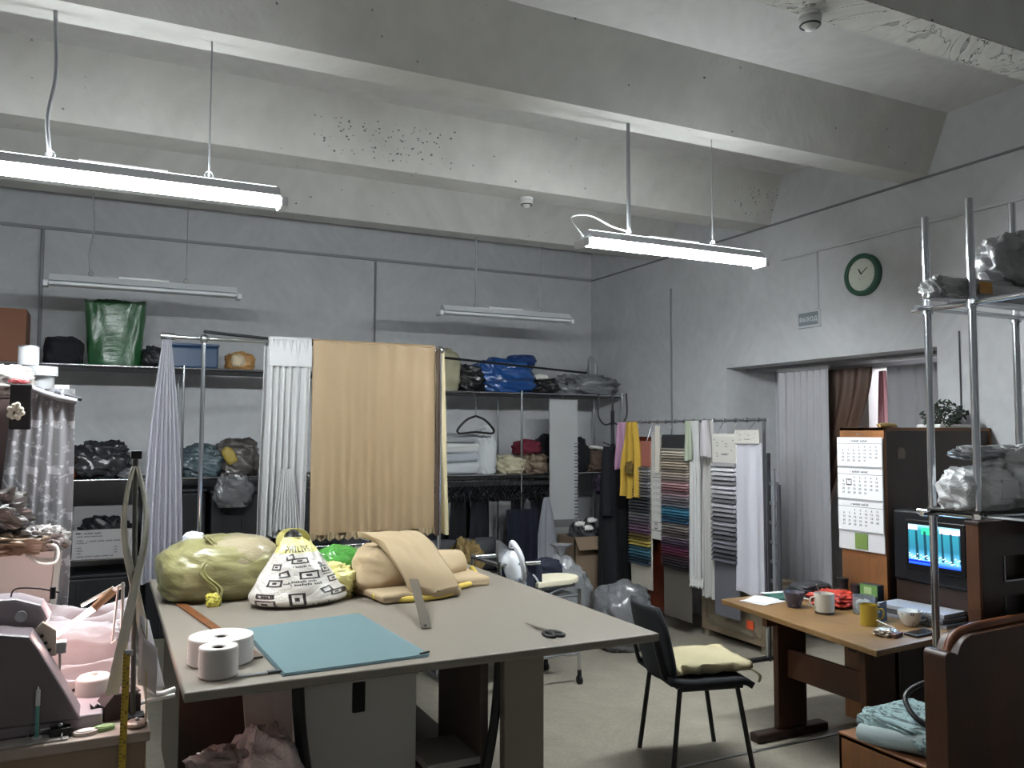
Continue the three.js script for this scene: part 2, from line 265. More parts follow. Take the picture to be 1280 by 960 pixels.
{ const t = thing('curtain', 'heavy brown satin curtain drawn aside in the niche', 'curtain', [XN - 0.2, 2.3, -5.24], RY, 'curtains in the doorway niche');
  const br = cloth('#5a4438', { roughness: 0.55, sheen: 0.8 });
  mesh('fabric', [slab((u, v) => { const s = v * v * (3 - 2 * v); const x = lerp(lerp(-0.46, 0.46, u), lerp(-0.4, -0.06, u), s); return [x, -v * 1.42 - 0.1 * Math.sin(u * 3) * s, 0.035 * Math.sin(u * 38 + 2 * v) * (0.6 + 0.4 * v)]; }, 90, 26, 0.004, 0.9, 1.4)], br, t);
  mesh('tieback', [blob({ rx: 0.2, ry: 0.09, rz: 0.06, seed: 4, amp: 0.1 }).rotateZ(0.5).translate(-0.22, -1.5, 0)], cloth('#6d5a48'), t);
  mesh('lower_fabric', [hang({ w: 0.36, h: 0.78, n: 5, amp: 0.03, seed: 8, flare: 0.2 }).translate(-0.24, -1.45, 0)], cloth('#7b6a60'), t); }
{ const t = thing('curtain', 'folded dusty pink curtain in the bright gap of the niche', 'curtain', [XN + 0.05, 2.28, -4.9], RY, 'curtains in the doorway niche'); mesh('fabric', [hang({ w: 0.17, h: 2.2, n: 4, amp: 0.03, seed: 5, gather: 0.6 })], cloth('#b98a90', { transmission: 0.2 }), t); }
{ const t = thing('curtain', 'plain light grey curtain in the niche behind the tall cabinet', 'curtain', [XN - 0.1, 2.3, -4.38], RY, 'curtains in the doorway niche'); mesh('fabric', [hang({ w: 0.68, h: 2.25, n: 6, amp: 0.018, seed: 9, nu: 70 })], cloth('#a9a9ae'), t); }
single('curtain_rail', 'slim curtain rail under the soffit of the niche', 'rail', [rb(XN - 0.36, XN - 0.08, 2.337, 2.36, N0, N1, 0.004)], S('#8f9195', 0.5));

// ------------------------------------------------------------------ shelving along the back wall
function shelfUnit(x0, x1, tiers, label) {
  const t = thing('storage_shelving', label, 'shelving', [x0, 0, -8.0]), L = x1 - x0;
  for (const y of tiers) { const s = mesh('shelf', [rb(0, L, y - 0.022, y, -0.3, 0.26, 0.003)], S('#4a4a4e', 0.6), t); mesh('edge_rail', [bar([0, y - 0.006, 0.285], [L, y - 0.006, 0.285], 0.011)], chrome, s); }
  for (const x of [0.02, L * 0.5, L - 0.02]) for (const z of [0.285, -0.3]) mesh('post', [bar([x, 0, z], [x, tiers[0] + 0.02, z], 0.0125)], chrome, t);
  return t;
}
shelfUnit(-1.1, 2.3, [2.31, 1.36, 0.71], 'long chrome shelving under the green bag by the back wall');
shelfUnit(2.62, 5.14, [2.17, 1.33, 0.35], 'chrome shelving in the corner with the blue bag on top');
{ // hanging rail with brackets under the top shelves
  single('garment_rail', 'chrome rail under the corner shelf carrying black hangers', 'rail', [bar([2.7, 1.262, -7.86], [4.45, 1.262, -7.86], 0.0125)], chrome);
}
function bagThing(name, label, cat, p, o, m, ry = 0, extra, group) { const t = thing(name, label, cat, p, ry, group); mesh('body', [blob(o)], m, t); if (extra) extra(t); return t; }
const knot = (h, r, m, s = 1) => (t) => { mesh('tied_neck', [slab((u, v) => { const a = u * 2 * Math.PI, k = r * (0.35 + 1.1 * v * v); return [Math.cos(a) * k * (1 + 0.3 * Math.sin(a * 5 + s)), h - 0.02 + v * r * 1.6, Math.sin(a) * k * (1 + 0.3 * Math.cos(a * 4 + s))]; }, 28, 6, 0.004)], m, t); };
const greenPl = plastic('#2a5f38', 0.32), blackPl = plastic('#17181b', 0.35), bluePl = plastic('#1f4f90', 0.28), greyPl = plastic('#7d8084', 0.3);
{ const t = thing('tall_plastic_bag', 'tall dark green plastic bag standing on the top shelf', 'bag', [0.05, 2.31, -7.97]);
  mesh('body', [slab((u, v) => { const a = u * 2 * Math.PI, k = 1 - 0.12 * v + 0.05 * Math.sin(a * 3 + v * 2); const sq = (q) => Math.sign(q) * Math.pow(Math.abs(q), 0.55); return [sq(Math.cos(a)) * 0.235 * k + 0.012 * nz(u * 14, v * 3, 2), (1 - v) * 0.56 + 0.02 * Math.sin(a * 2 + 1) * (1 - v), sq(Math.sin(a)) * 0.16 * k + 0.02 * nz(u * 16, v * 2, 5)]; }, 72, 18, 0.004, 1.3, 0.55)], greenPl, t);
  mesh('folded_top', [blob({ rx: 0.22, ry: 0.09, rz: 0.15, seed: 6, amp: 0.2, crease: 0.2, p: 0.7 }).translate(0, 0.49, 0)], greenPl, t); }
bagThing('fabric_bundle', 'black fabric bundle lying between the brown carton and green bag', 'bundle', [-0.33, 2.31, -7.95], { rx: 0.15, ry: 0.25, rz: 0.2, seed: 2, p: 0.6, amp: 0.1 }, cloth('#1b1c22'));
bagThing('fabric_bundle', 'small charcoal bundle between the green bag and blue tub', 'bundle', [0.36, 2.31, -7.9], { rx: 0.085, ry: 0.2, rz: 0.15, seed: 3, amp: 0.25, crease: 0.2 }, plastic('#2a2c30', 0.35));
{ const t = thing('storage_tub', 'blue translucent storage tub on the top shelf', 'tub', [0.69, 2.31, -7.95]); mesh('body', [rb(-0.2, 0.2, 0, 0.2, -0.15, 0.15, 0.025, 3)], PH('#3d5a80', 0.35, { transmission: 0.2 }), t); mesh('lid', [rb(-0.21, 0.21, 0.2, 0.222, -0.16, 0.16, 0.008)], S('#4b6486', 0.4), t); for (const s of [-1, 1]) mesh('clip', [rb(s * 0.205 - 0.012, s * 0.205 + 0.012, 0.14, 0.215, -0.04, 0.04, 0.005)], S('#9fa6ad', 0.5), t); }
bagThing('snack_bag', 'orange and cream printed bag beside the blue tub', 'bag', [1.09, 2.31, -7.9], { rx: 0.13, ry: 0.18, rz: 0.1, seed: 9, amp: 0.15, crease: 0.15 }, plastic('#b98b52', 0.35), 0, (t) => mesh('printed_label', [blob({ rx: 0.06, ry: 0.12, rz: 0.03, seed: 2, amp: 0.1 }).translate(-0.03, 0.03, 0.085)], plastic('#cfc0a0', 0.4), t));
bagThing('fabric_bundle', 'cream fabric bundle beside the beige hanging blanket', 'bundle', [3.12, 2.17, -7.9], { rx: 0.12, ry: 0.45, rz: 0.16, seed: 12, amp: 0.12 }, cloth('#a9a58c'));
bagThing('fabric_bundle', 'black crumpled bundle between the cream bundle and blue bag', 'bundle', [3.36, 2.17, -7.92], { rx: 0.16, ry: 0.3, rz: 0.18, seed: 14, amp: 0.25, crease: 0.25 }, blackPl);
bagThing('plastic_bag', 'shiny blue plastic bag on top of the corner shelving', 'bag', [3.75, 2.17, -7.92], { rx: 0.34, ry: 0.38, rz: 0.22, seed: 21, amp: 0.16, crease: 0.2 }, bluePl, 0, (t) => mesh('dark_flap', [blob({ rx: 0.16, ry: 0.12, rz: 0.14, seed: 5, amp: 0.2 }).translate(0.22, 0.3, 0)], plastic('#1b3f7d', 0.3), t));
bagThing('fabric_bundle', 'black bundle with white scraps between the blue bag and grey plastic', 'bundle', [4.19, 2.17, -7.92], { rx: 0.17, ry: 0.2, rz: 0.18, seed: 24, amp: 0.3, crease: 0.3 }, blackPl, 0, (t) => mesh('white_scrap', [blob({ rx: 0.07, ry: 0.06, rz: 0.05, seed: 3, amp: 0.3 }).translate(-0.02, 0.15, 0.1)], white, t));
bagThing('plastic_sheeting', 'flat pile of grey crumpled plastic in the shelf corner', 'plastic', [4.75, 2.17, -7.95], { rx: 0.38, ry: 0.24, rz: 0.22, seed: 31, amp: 0.3, crease: 0.45, p: 0.7 }, greyPl, 0, (t) => mesh('upright_fold', [slab((u, v) => [lerp(-0.02, 0.16, u), 0.16 + (1 - v) * (0.1 + 0.2 * (1 - Math.abs(u - 0.6) * 2)), 0.05 + 0.03 * Math.sin(u * 9)], 14, 6, 0.005)], plastic('#8d9196', 0.25), t));
// middle tier
bagThing('plastic_bag', 'black and silver crumpled bag on the middle shelf', 'bag', [-0.02, 1.36, -7.92], { rx: 0.22, ry: 0.33, rz: 0.2, seed: 41, amp: 0.22, crease: 0.25, p: 0.75 }, plastic('#35373c', 0.22));
bagThing('orange_pouch', 'small orange pouch beside the black and silver bag', 'pouch', [-0.33, 1.36, -7.85], { rx: 0.13, ry: 0.12, rz: 0.08, seed: 43 }, cloth('#a5542c'));
bagThing('grey_sheet', 'grey folded packet under the black and silver bag', 'packet', [0.2, 1.36, -7.78], { rx: 0.09, ry: 0.09, rz: 0.08, seed: 45, amp: 0.2 }, plastic('#6f7276', 0.35));
bagThing('plastic_bag', 'grey green bag of folded linens on the middle shelf', 'bag', [0.78, 1.36, -7.92], { rx: 0.2, ry: 0.3, rz: 0.2, seed: 47, amp: 0.15, crease: 0.25 }, clearBag('#5d7078', 0.15));
bagThing('plastic_bag', 'clear bag with a patterned yellow packet on the middle shelf', 'bag', [1.08, 1.36, -7.92], { rx: 0.2, ry: 0.35, rz: 0.2, seed: 51, amp: 0.2, crease: 0.15 }, clearBag('#5b5652', 0.2), 0, (t) => mesh('yellow_packet', [blob({ rx: 0.05, ry: 0.16, rz: 0.03, seed: 2, amp: 0.1 }).rotateZ(0.5).translate(-0.05, 0.12, 0.19)], plastic('#b9a24a', 0.35), t));
bagThing('plastic_bag', 'thin clear bag drooping over the middle shelf edge', 'bag', [1.02, 1.1, -7.62], { rx: 0.14, ry: 0.3, rz: 0.06, seed: 55, amp: 0.2, crease: 0.3 }, clearBag('#77797c', 0.6));
const clothesW = cloth('#d3d7da');
[[3.2, 0, 0.46, 0.12, '#c9cdd2'], [3.2, 0.12, 0.44, 0.1, '#b4bac2'], [3.21, 0.22, 0.45, 0.1, '#d8dadb'], [3.2, 0.32, 0.42, 0.09, '#aeb3b8']].forEach(([x, y, w, h, c], i) => single('folded_linen', ['lowest folded piece in the pale linen pile on the corner shelf', 'bluish folded linen piece lying on the lowest one of the pile', 'whitest folded linen piece second from the top of the pile', 'greyish topmost folded piece in the linen pile'][i], 'linen', [folded(w, h, 0.34, i + 3)], cloth(c), [x, 1.33 + y, -7.9], 0, 'folded linen on the corner shelf'));
bagThing('linen_bag', 'upright white linen bag beside the folded linen', 'bag', [3.5, 1.33, -7.82], { rx: 0.12, ry: 0.5, rz: 0.12, seed: 61, amp: 0.12, crease: 0.15 }, clothesW);
bagThing('fabric_pile', 'cream cotton heap between the linen bag and taupe satin', 'fabric', [3.78, 1.33, -7.85], { rx: 0.16, ry: 0.2, rz: 0.18, seed: 63, amp: 0.25, crease: 0.3 }, cloth('#c6bfa6'));
bagThing('fabric_pile', 'taupe satin heap beside the hanging white sample sheet', 'fabric', [4.06, 1.33, -7.85], { rx: 0.16, ry: 0.22, rz: 0.18, seed: 65, amp: 0.25, crease: 0.35 }, cloth('#80705f', { roughness: 0.6 }));
bagThing('fabric_pile', 'dark red cloth lying on the taupe satin heap', 'fabric', [4.03, 1.53, -7.9], { rx: 0.15, ry: 0.16, rz: 0.12, seed: 67, amp: 0.25, crease: 0.2 }, cloth('#7a2b3d'));
bagThing('fabric_pile', 'charcoal jacket heap behind the hanging white sample sheet', 'fabric', [4.36, 1.33, -8.05], { rx: 0.17, ry: 0.42, rz: 0.18, seed: 68, amp: 0.2 }, cloth('#24262c'));
bagThing('fabric_pile', 'black folded coat heap beside the socket on the corner shelf', 'fabric', [4.62, 1.33, -7.9], { rx: 0.13, ry: 0.4, rz: 0.18, seed: 69, amp: 0.15 }, cloth('#191a1f'));
bagThing('fabric_pile', 'brown heap with a white fold in the shelf corner', 'fabric', [4.9, 1.33, -7.9], { rx: 0.18, ry: 0.28, rz: 0.18, seed: 71, amp: 0.2, crease: 0.2 }, cloth('#5b4a40'), 0, (t) => mesh('white_fold', [blob({ rx: 0.12, ry: 0.04, rz: 0.06, seed: 3 }).rotateZ(-0.15).translate(-0.03, 0.24, 0.1)], white, t));
bagThing('plastic_bag', 'purple plastic bag hanging under the shelf corner', 'bag', [4.9, 1.1, -7.66], { rx: 0.16, ry: 0.22, rz: 0.06, seed: 73, amp: 0.25, crease: 0.3 }, plastic('#4b3f58', 0.3));
// dark stock under the shelves
{ // big lidded crates on the lower shelves
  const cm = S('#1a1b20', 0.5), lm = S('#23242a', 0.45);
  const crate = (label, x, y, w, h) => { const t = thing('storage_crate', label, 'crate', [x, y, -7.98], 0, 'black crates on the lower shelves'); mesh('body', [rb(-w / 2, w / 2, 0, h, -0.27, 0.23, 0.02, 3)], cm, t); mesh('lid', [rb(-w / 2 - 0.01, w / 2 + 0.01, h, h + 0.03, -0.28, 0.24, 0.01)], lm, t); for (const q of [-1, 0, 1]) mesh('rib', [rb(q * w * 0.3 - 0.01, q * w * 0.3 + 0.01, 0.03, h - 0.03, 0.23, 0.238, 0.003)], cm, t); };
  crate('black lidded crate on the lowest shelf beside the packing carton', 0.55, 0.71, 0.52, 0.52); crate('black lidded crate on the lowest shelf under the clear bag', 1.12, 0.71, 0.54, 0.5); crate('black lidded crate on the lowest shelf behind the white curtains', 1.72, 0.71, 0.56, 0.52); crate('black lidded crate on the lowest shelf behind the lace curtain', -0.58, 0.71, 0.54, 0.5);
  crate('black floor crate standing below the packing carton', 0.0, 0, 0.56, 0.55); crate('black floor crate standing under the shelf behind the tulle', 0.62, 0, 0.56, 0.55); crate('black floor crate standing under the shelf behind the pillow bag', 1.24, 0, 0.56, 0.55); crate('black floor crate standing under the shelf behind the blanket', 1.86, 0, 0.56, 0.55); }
// dark garments on the crowded rail
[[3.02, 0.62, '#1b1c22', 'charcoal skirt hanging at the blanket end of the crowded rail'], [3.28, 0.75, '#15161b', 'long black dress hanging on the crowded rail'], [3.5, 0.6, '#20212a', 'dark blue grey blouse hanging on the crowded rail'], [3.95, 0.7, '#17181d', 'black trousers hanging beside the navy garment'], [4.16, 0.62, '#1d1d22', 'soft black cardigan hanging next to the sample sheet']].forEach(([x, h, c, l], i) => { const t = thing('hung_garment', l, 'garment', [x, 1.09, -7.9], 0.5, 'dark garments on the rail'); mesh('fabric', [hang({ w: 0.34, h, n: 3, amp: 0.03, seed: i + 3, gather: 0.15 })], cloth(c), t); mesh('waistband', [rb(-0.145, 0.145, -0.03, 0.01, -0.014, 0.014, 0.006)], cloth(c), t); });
single('fabric_roll', 'grey fabric roll lying on the low corner shelf, on top', 'roll', [bar([2.9, 0, 0], [3.62, 0, 0], 0.085, 24)], cloth('#55575c'), [0, 0.6, -7.86]);
single('fabric_roll', 'dark grey fabric roll on the low corner shelf, underneath', 'roll', [bar([2.9, 0, 0], [3.65, 0, 0], 0.09, 24)], cloth('#3a3b40'), [0, 0.44, -7.83]);
// black hangers
{ const mk = () => { const t = thing('clothes_hanger', 'black plastic clothes hanger on the crowded rail under the corner shelf', 'hanger', [2.8, 1.262, -7.86], 0, 'black hangers on the rail');
    mesh('arms', [pipe([[0, -0.06, 0], [0, -0.09, 0.08], [0, -0.17, 0.2], [0, -0.19, 0.2], [0, -0.185, 0], [0, -0.19, -0.2], [0, -0.17, -0.2], [0, -0.09, -0.08], [0, -0.06, 0]], 0.008, 40, 6)], blackP, t);
    mesh('hook', [pipe([[0, -0.06, 0], [0, -0.02, 0], [0, 0.0, -0.018], [0, 0.017, 0.0], [0, 0.004, 0.02]], 0.0028, 14, 6)], steel, t); return t; };
  const h0 = mk(); const n = 30; for (let i = 0; i < n; i++) { const x = 2.98 + i * 0.046, a = rr(-0.14, 0.14); if (i === 0) { h0.position.x = x; h0.rotation.y = a; } else dup(h0, [x, 1.262, -7.86], a); } }
single('grey_stocking', 'grey sock hanging from a hanger under the corner shelf', 'sock', [blob({ rx: 0.04, ry: 0.32, rz: 0.03, seed: 3, amp: 0.15 }).translate(0, -0.32, 0)], cloth('#55565c'), [3.92, 1.085, -7.665]);
{ // loose black hangers hooked over the linen
  const t = thing('clothes_hanger', 'large black hanger hooked in front of the folded linen', 'hanger', [3.32, 1.86, -7.62]); mesh('arms', [pipe([[0, 0.06, 0], [0.1, 0.02, 0], [0.2, -0.09, 0], [0.19, -0.11, 0], [0, -0.1, 0], [-0.19, -0.11, 0], [-0.2, -0.09, 0], [-0.1, 0.02, 0], [0, 0.06, 0]], 0.012, 40, 6)], blackP, t); mesh('hook', [pipe([[0, 0.06, 0], [0, 0.2, 0], [0.02, 0.235, -0.05], [0, 0.31, -0.09], [0, 0.32, -0.1]], 0.004, 16, 6)], steel, t);
}
// white tall sample sheet and neighbours
{ const t = thing('hanging_sample_sheet', 'tall white sample sheet with a notched edge hanging in front of the shelves', 'sample sheet', [4.3, 2.1, -7.58], -0.1);
  mesh('sheet', [rb(-0.16, 0.16, -1.3, 0, -0.006, 0.006, 0.004)], S('#b2b4b5', 0.8), t);
  mesh('lower_pad', [rb(-0.12, 0.16, -1.72, -1.3, -0.012, 0.012, 0.006)], S('#8c8d8d', 0.85), t);
  mesh('lower_strip', [rb(-0.12, 0.16, -1.32, -1.24, -0.014, 0.014, 0.006)], S('#6f7071', 0.85), t);
  for (let i = 0; i < 24; i++) mesh('edge_tab', [rb(0.12, 0.168, -0.45 - i * 0.035 - 0.012, -0.45 - i * 0.035, 0.006, 0.012, 0.002)], i % 2 ? S('#33353a', 0.7) : S('#7c7e82', 0.7), t);
  mesh('red_sticker', [bb(0.09, 0.16, -1.7, -1.63, 0.0122, 0.0135)], S('#d3465a', 0.6), t);
  mesh('hanging_hook', [pipe([[0, -0.01, 0], [0, 0.05, -0.03], [0, 0.085, -0.1], [0, 0.085, -0.135], [0, 0.06, -0.155]], 0.005, 16, 6)], steel, t); }
{ const t = thing('wall_socket', 'white wall socket on the back wall beside the sample sheet', 'socket', [4.93, 1.9, ZB]); mesh('plate', [rb(-0.05, 0.05, -0.05, 0.05, 0, 0.02, 0.006)], whiteP, t); for (const s of [-1, 1]) mesh('pin_hole', [cyl(0.006, 0.003, 0, 10).rotateX(Math.PI / 2).translate(s * 0.012, 0, 0.021)], blackP, t); }
single('hanging_cloth', 'pale grey cloth strip gathered and hanging beside the tall sample sheet', 'cloth', [hang({ w: 0.26, h: 0.78, n: 3, amp: 0.02, seed: 6, gather: 0.75 })], cloth('#9c9fa6'), [4.06, 1.1, -7.5]);
single('navy_garment', 'dark navy garment hanging behind the steam iron', 'garment', [hang({ w: 0.34, h: 0.7, n: 3, amp: 0.03, seed: 2 })], cloth('#131728'), [3.72, 1.0, -7.4]);
{ const t = thing('cardboard_box', 'open brown cardboard box behind the grey plastic bags', 'box', [4.39, 0, -7.35]); const c = S('#7c6a57', 0.85); mesh('body', [bb(-0.19, 0.19, 0, 0.72, -0.17, -0.16), bb(-0.19, 0.19, 0, 0.72, 0.16, 0.17), bb(-0.19, -0.18, 0, 0.72, -0.17, 0.17), bb(0.18, 0.19, 0, 0.72, -0.17, 0.17), bb(-0.19, 0.19, 0, 0.01, -0.17, 0.17)], c, t); mesh('flap', [bb(-0.19, 0.19, 0, 0.006, 0, 0.15).rotateX(0.9).translate(0, 0.72, 0.165)], S('#85725e', 0.85), t); }
bagThing('scrap_heap', 'black and white fabric scraps in the cardboard box', 'scraps', [4.39, 0.5, -7.35], { rx: 0.15, ry: 0.4, rz: 0.13, seed: 81, amp: 0.3, crease: 0.4 }, plastic('#3a3b3f', 0.4), 0, (t) => { for (const [x, y, z, s] of [[-0.08, 0.32, 0.08, 1], [0.07, 0.35, 0.07, 2], [0, 0.28, 0.11, 3]]) mesh('white_scrap', [blob({ rx: 0.05, ry: 0.05, rz: 0.03, seed: s, amp: 0.3 }).translate(x, y, z)], white, t); });
// coat stand
{ const t = thing('coat_stand', 'black metal coat stand beside the fabric samples', 'coat stand', [4.66, 0, -7.2]);
  mesh('pole', [bar([0, 0, 0], [0, 1.98, 0], 0.02)], blackP, t); mesh('base', [cyl(0.17, 0.03, 0)], blackP, t);
  for (let i = 0; i < 4; i++) { const a = i * Math.PI / 2 + 0.6, c = Math.cos(a), s = Math.sin(a); mesh('hook', [pipe([[0, 1.86, 0], [c * 0.08, 1.84, s * 0.08], [c * 0.14, 1.92, s * 0.14], [c * 0.14, 2.16, s * 0.14]], 0.008, 18, 6)], blackP, t); mesh('short_peg', [bar([0, 1.62, 0], [c * 0.1, 1.66, s * 0.1], 0.007, 8)], blackP, t); } }
{ const t = thing('dark_coat', 'long black coat hanging on the coat stand', 'coat', [4.6, 1.62, -7.08], 0.3); mesh('body', [slab((u, v) => { const a = u * 2 * Math.PI, k = 0.55 + 0.45 * Math.pow(v, 0.6); return [Math.cos(a) * 0.235 * k * (1 + 0.08 * Math.sin(5 * a)), -v * 1.42, Math.sin(a) * 0.09 * k + 0.02 * Math.sin(a * 6 + v * 3)]; }, 48, 18, 0.006)], cloth('#0e0f15'), t); mesh('sleeve', [slab((u, v) => { const a = u * 2 * Math.PI; return [-0.19 + Math.cos(a) * 0.055, -0.05 - v * 0.62, 0.07 + Math.sin(a) * 0.045]; }, 20, 10, 0.006)], cloth('#11121a'), t); }
bagThing('plastic_bag', 'grey translucent plastic bag on the floor behind the ironing cart', 'bag', [3.55, 0, -6.3], { rx: 0.24, ry: 0.72, rz: 0.24, seed: 91, amp: 0.15, crease: 0.12 }, clearBag('#8b8d90', 0.3), 0, knot(0.72, 0.06, clearBag('#8b8d90', 0.3)));
bagThing('plastic_bag', 'shiny clear plastic bag on the floor by the coat stand', 'bag', [3.88, 0, -5.85], { rx: 0.25, ry: 0.55, rz: 0.24, seed: 93, amp: 0.15, crease: 0.12 }, clearBag('#6e7074', 0.3));
// left shelf bay: printed box
{ const tx = canvasTex(512, 256, (x) => { x.fillStyle = '#bdbbbd'; x.fillRect(0, 0, 512, 256); x.fillStyle = '#4c4a50'; x.fillRect(26, 20, 40, 14); scrawl(x, 76, 36, 150, 18); scrawl(x, 26, 60, 210, 12); for (const [a, b, w] of [[26, 96, 60], [26, 118, 90], [120, 104, 320], [26, 160, 44], [26, 184, 60], [26, 208, 44], [330, 160, 34], [330, 184, 34], [330, 208, 30], [26, 238, 300]]) scrawl(x, a, b, w, 14); });
  const t = thing('packing_carton', 'white printed packing carton on the lowest shelf', 'carton', [0.02, 0.71, -7.9]); const c = S('#b9b7b9', 0.85);
  mesh('body', [bb(-0.24, 0.24, 0, 0.25, -0.22, -0.21), bb(-0.24, 0.24, 0, 0.24, 0.2, 0.21), bb(-0.24, -0.23, 0, 0.24, -0.22, 0.21), bb(0.23, 0.24, 0, 0.24, -0.22, 0.21), bb(-0.24, 0.24, 0, 0.01, -0.22, 0.21)], c, t);
  mesh('printed_side', [new THREE.PlaneGeometry(0.47, 0.235).translate(0, 0.12, 0.2108)], S('#ffffff', 0.85, { map: tx }), t);
  mesh('open_flap', [bb(-0.24, 0.24, 0, 0.006, 0, 0.16).rotateX(-1.3).translate(0, 0.25, -0.2)], c, t); }
bagThing('plastic_wrap', 'dark plastic wrapped goods inside the packing carton', 'goods', [0.02, 0.725, -7.9], { rx: 0.2, ry: 0.32, rz: 0.16, seed: 95, amp: 0.25, crease: 0.4 }, plastic('#2a2b30', 0.3));

// ------------------------------------------------------------------ chrome rack with hanging curtains behind the cutting table
{ const t = thing('chrome_rack', 'tall chrome tube rack standing behind the cutting table', 'rack', [0, 0, -5.66]);
  mesh('rail', [bar([0.32, 2.355, 0], [2.2, 2.345, 0], 0.0125)], chrome, t);
  mesh('end_cap', [bar([0.3, 2.357, 0], [0.38, 2.355, 0], 0.022)], chrome, t);
  for (const x of [0.555, 2.18]) { mesh('post', [bar([x, 0, 0], [x, 2.36, 0], 0.0145)], chrome, t); mesh('clamp', [ball(0.03, x, 2.352, 0)], chrome, t); mesh('foot', [rb(x - 0.03, x + 0.03, 0, 0.03, -0.28, 0.16, 0.01)], chrome, t); }
  mesh('lower_rail', [bar([0.555, 0.35, 0], [2.18, 0.35, 0], 0.0125)], chrome, t);
  mesh('brace_rod', [bar([0.555, 2.395, 0.02], [4.55, 2.385, -1.87], 0.011)], darkMetal, t); }
{ const t = thing('sheer_curtain', 'sheer white tulle gathered and hung from the rack end', 'curtain', [0.333, 2.33, -5.62]); mesh('fabric', [hang({ w: 0.24, h: 1.5, n: 6, amp: 0.03, seed: 3, gather: 0.8, t: 0.002, nu: 90 })], sheer('#a0a0a9', 0.2), t); mesh('inner_layer', [hang({ w: 0.14, h: 1.48, n: 4, amp: 0.03, seed: 7, gather: 0.8, t: 0.002, nu: 60 }).translate(0.01, 0, -0.03)], sheer('#9a9aa5', 0.2), t); }
{ const t = thing('white_curtain', 'white curtains folded over the chrome rack rail', 'curtain', [1.1, 2.37, -5.66]); const c = cloth('#a9aaaa');
  mesh('fabric', [hang({ w: 0.28, h: 1.3, n: 6, amp: 0.026, seed: 5, nu: 80, swing: -0.03 }).translate(0, 0, 0.035)], c, t);
  mesh('long_fall', [hang({ w: 0.28, h: 1.33, n: 5, amp: 0.02, seed: 8, nu: 60, swing: -0.03 }).translate(-0.02, 0, -0.035)], c, t);
  mesh('folded_top', [slab((u, v) => { const a = Math.PI * (1 - v); return [(u - 0.5) * 0.28, -0.18 + (v > 0 ? 0 : 0) + 0.2 * Math.sin(a) , 0.05 * Math.cos(a) ]; }, 8, 14, 0.006)], c, t);
  mesh('cut_edges', [hang({ w: 0.13, h: 0.4, n: 8, amp: 0.015, seed: 2, flare: 0.3, gather: 0.5 }).translate(-0.02, -0.86, 0.075)], c, t); }
{ const t = thing('beige_blanket', 'long beige satin blanket hung double over the chrome rack', 'blanket', [1.69, 2.37, -5.66]); const c = cloth('#8c775a', { roughness: 0.62, sheen: 0.4 });
  mesh('front_fall', [hang({ w: 0.88, h: 1.3, n: 6, amp: 0.02, seed: 4, nu: 110, hem: 0.006 }).translate(0, 0, 0.03)], c, t);
  mesh('back_fall', [hang({ w: 0.88, h: 1.33, n: 5, amp: 0.012, seed: 9, nu: 60, hem: 0.006 }).translate(0.01, 0, -0.04)], c, t);
  mesh('top_fold', [slab((u, v) => { const a = Math.PI * (1 - v); return [(u - 0.5) * 0.88, 0.018 * Math.sin(a) - 0.004, 0.03 * Math.cos(a)]; }, 8, 10, 0.005)], c, t);
  mesh('frayed_hem', [hang({ w: 0.89, h: 0.05, n: 30, amp: 0.008, seed: 3, nu: 200 }).translate(0, -1.29, 0.032)], cloth('#85755a'), t); }
{ const t = thing('brown_fabric_fold', 'narrow cream and dark brown fabrics hung at the rack end', 'fabric', [2.15, 2.36, -5.66]); mesh('brown_fold', [hang({ w: 0.03, h: 1.34, n: 1, amp: 0.01, seed: 3 }).translate(-0.004, 0, 0.05)], cloth('#4c3f35'), t); mesh('cream_fold', [hang({ w: 0.09, h: 1.34, n: 2, amp: 0.02, seed: 6, swing: 0.05 }).translate(0.03, 0, -0.03)], cloth('#b8ac8a'), t); }

// ------------------------------------------------------------------ ironing cart
{ const t = thing('ironing_cart', 'low chrome ironing cart on casters beside the cutting table', 'cart', [0, 0, 0]);
  const c4 = [[3.03, -5.12], [2.98, -5.52], [2.42, -5.14], [2.4, -5.56]];
  for (const [x, z] of c4) { const p = mesh('post', [bar([x, 0.09, z], [x, x > 2.8 ? 0.66 : 0.88, z], 0.0125)], chrome, t); mesh('caster', [new THREE.CylinderGeometry(0.03, 0.03, 0.022, 18).rotateZ(Math.PI / 2).translate(x, 0.03, z), bar([x, 0.03, z], [x, 0.1, z], 0.016)], darkMetal, p); }
  mesh('lower_rail', [bar([3.03, 0.21, -5.12], [2.42, 0.21, -5.14], 0.0125), bar([2.98, 0.21, -5.52], [2.4, 0.21, -5.56], 0.0125), bar([3.03, 0.21, -5.12], [2.98, 0.21, -5.52], 0.0125)], chrome, t);
  mesh('upper_rail', [bar([2.42, 0.86, -5.14], [2.4, 0.86, -5.56], 0.014), bar([2.42, 0.86, -5.14], [2.72, 0.86, -5.13], 0.014), bar([2.4, 0.86, -5.56], [2.72, 0.86, -5.56], 0.014)], chrome, t);
  mesh('tray', [rb(2.4, 3.02, 0.6, 0.62, -5.54, -5.12, 0.006)], steel, t); mesh('side_cloth', [hang({ w: 0.34, h: 0.3, n: 2, amp: 0.012, seed: 2 }).translate(2.58, 0.84, -5.16)], cloth('#1d2333'), t); }
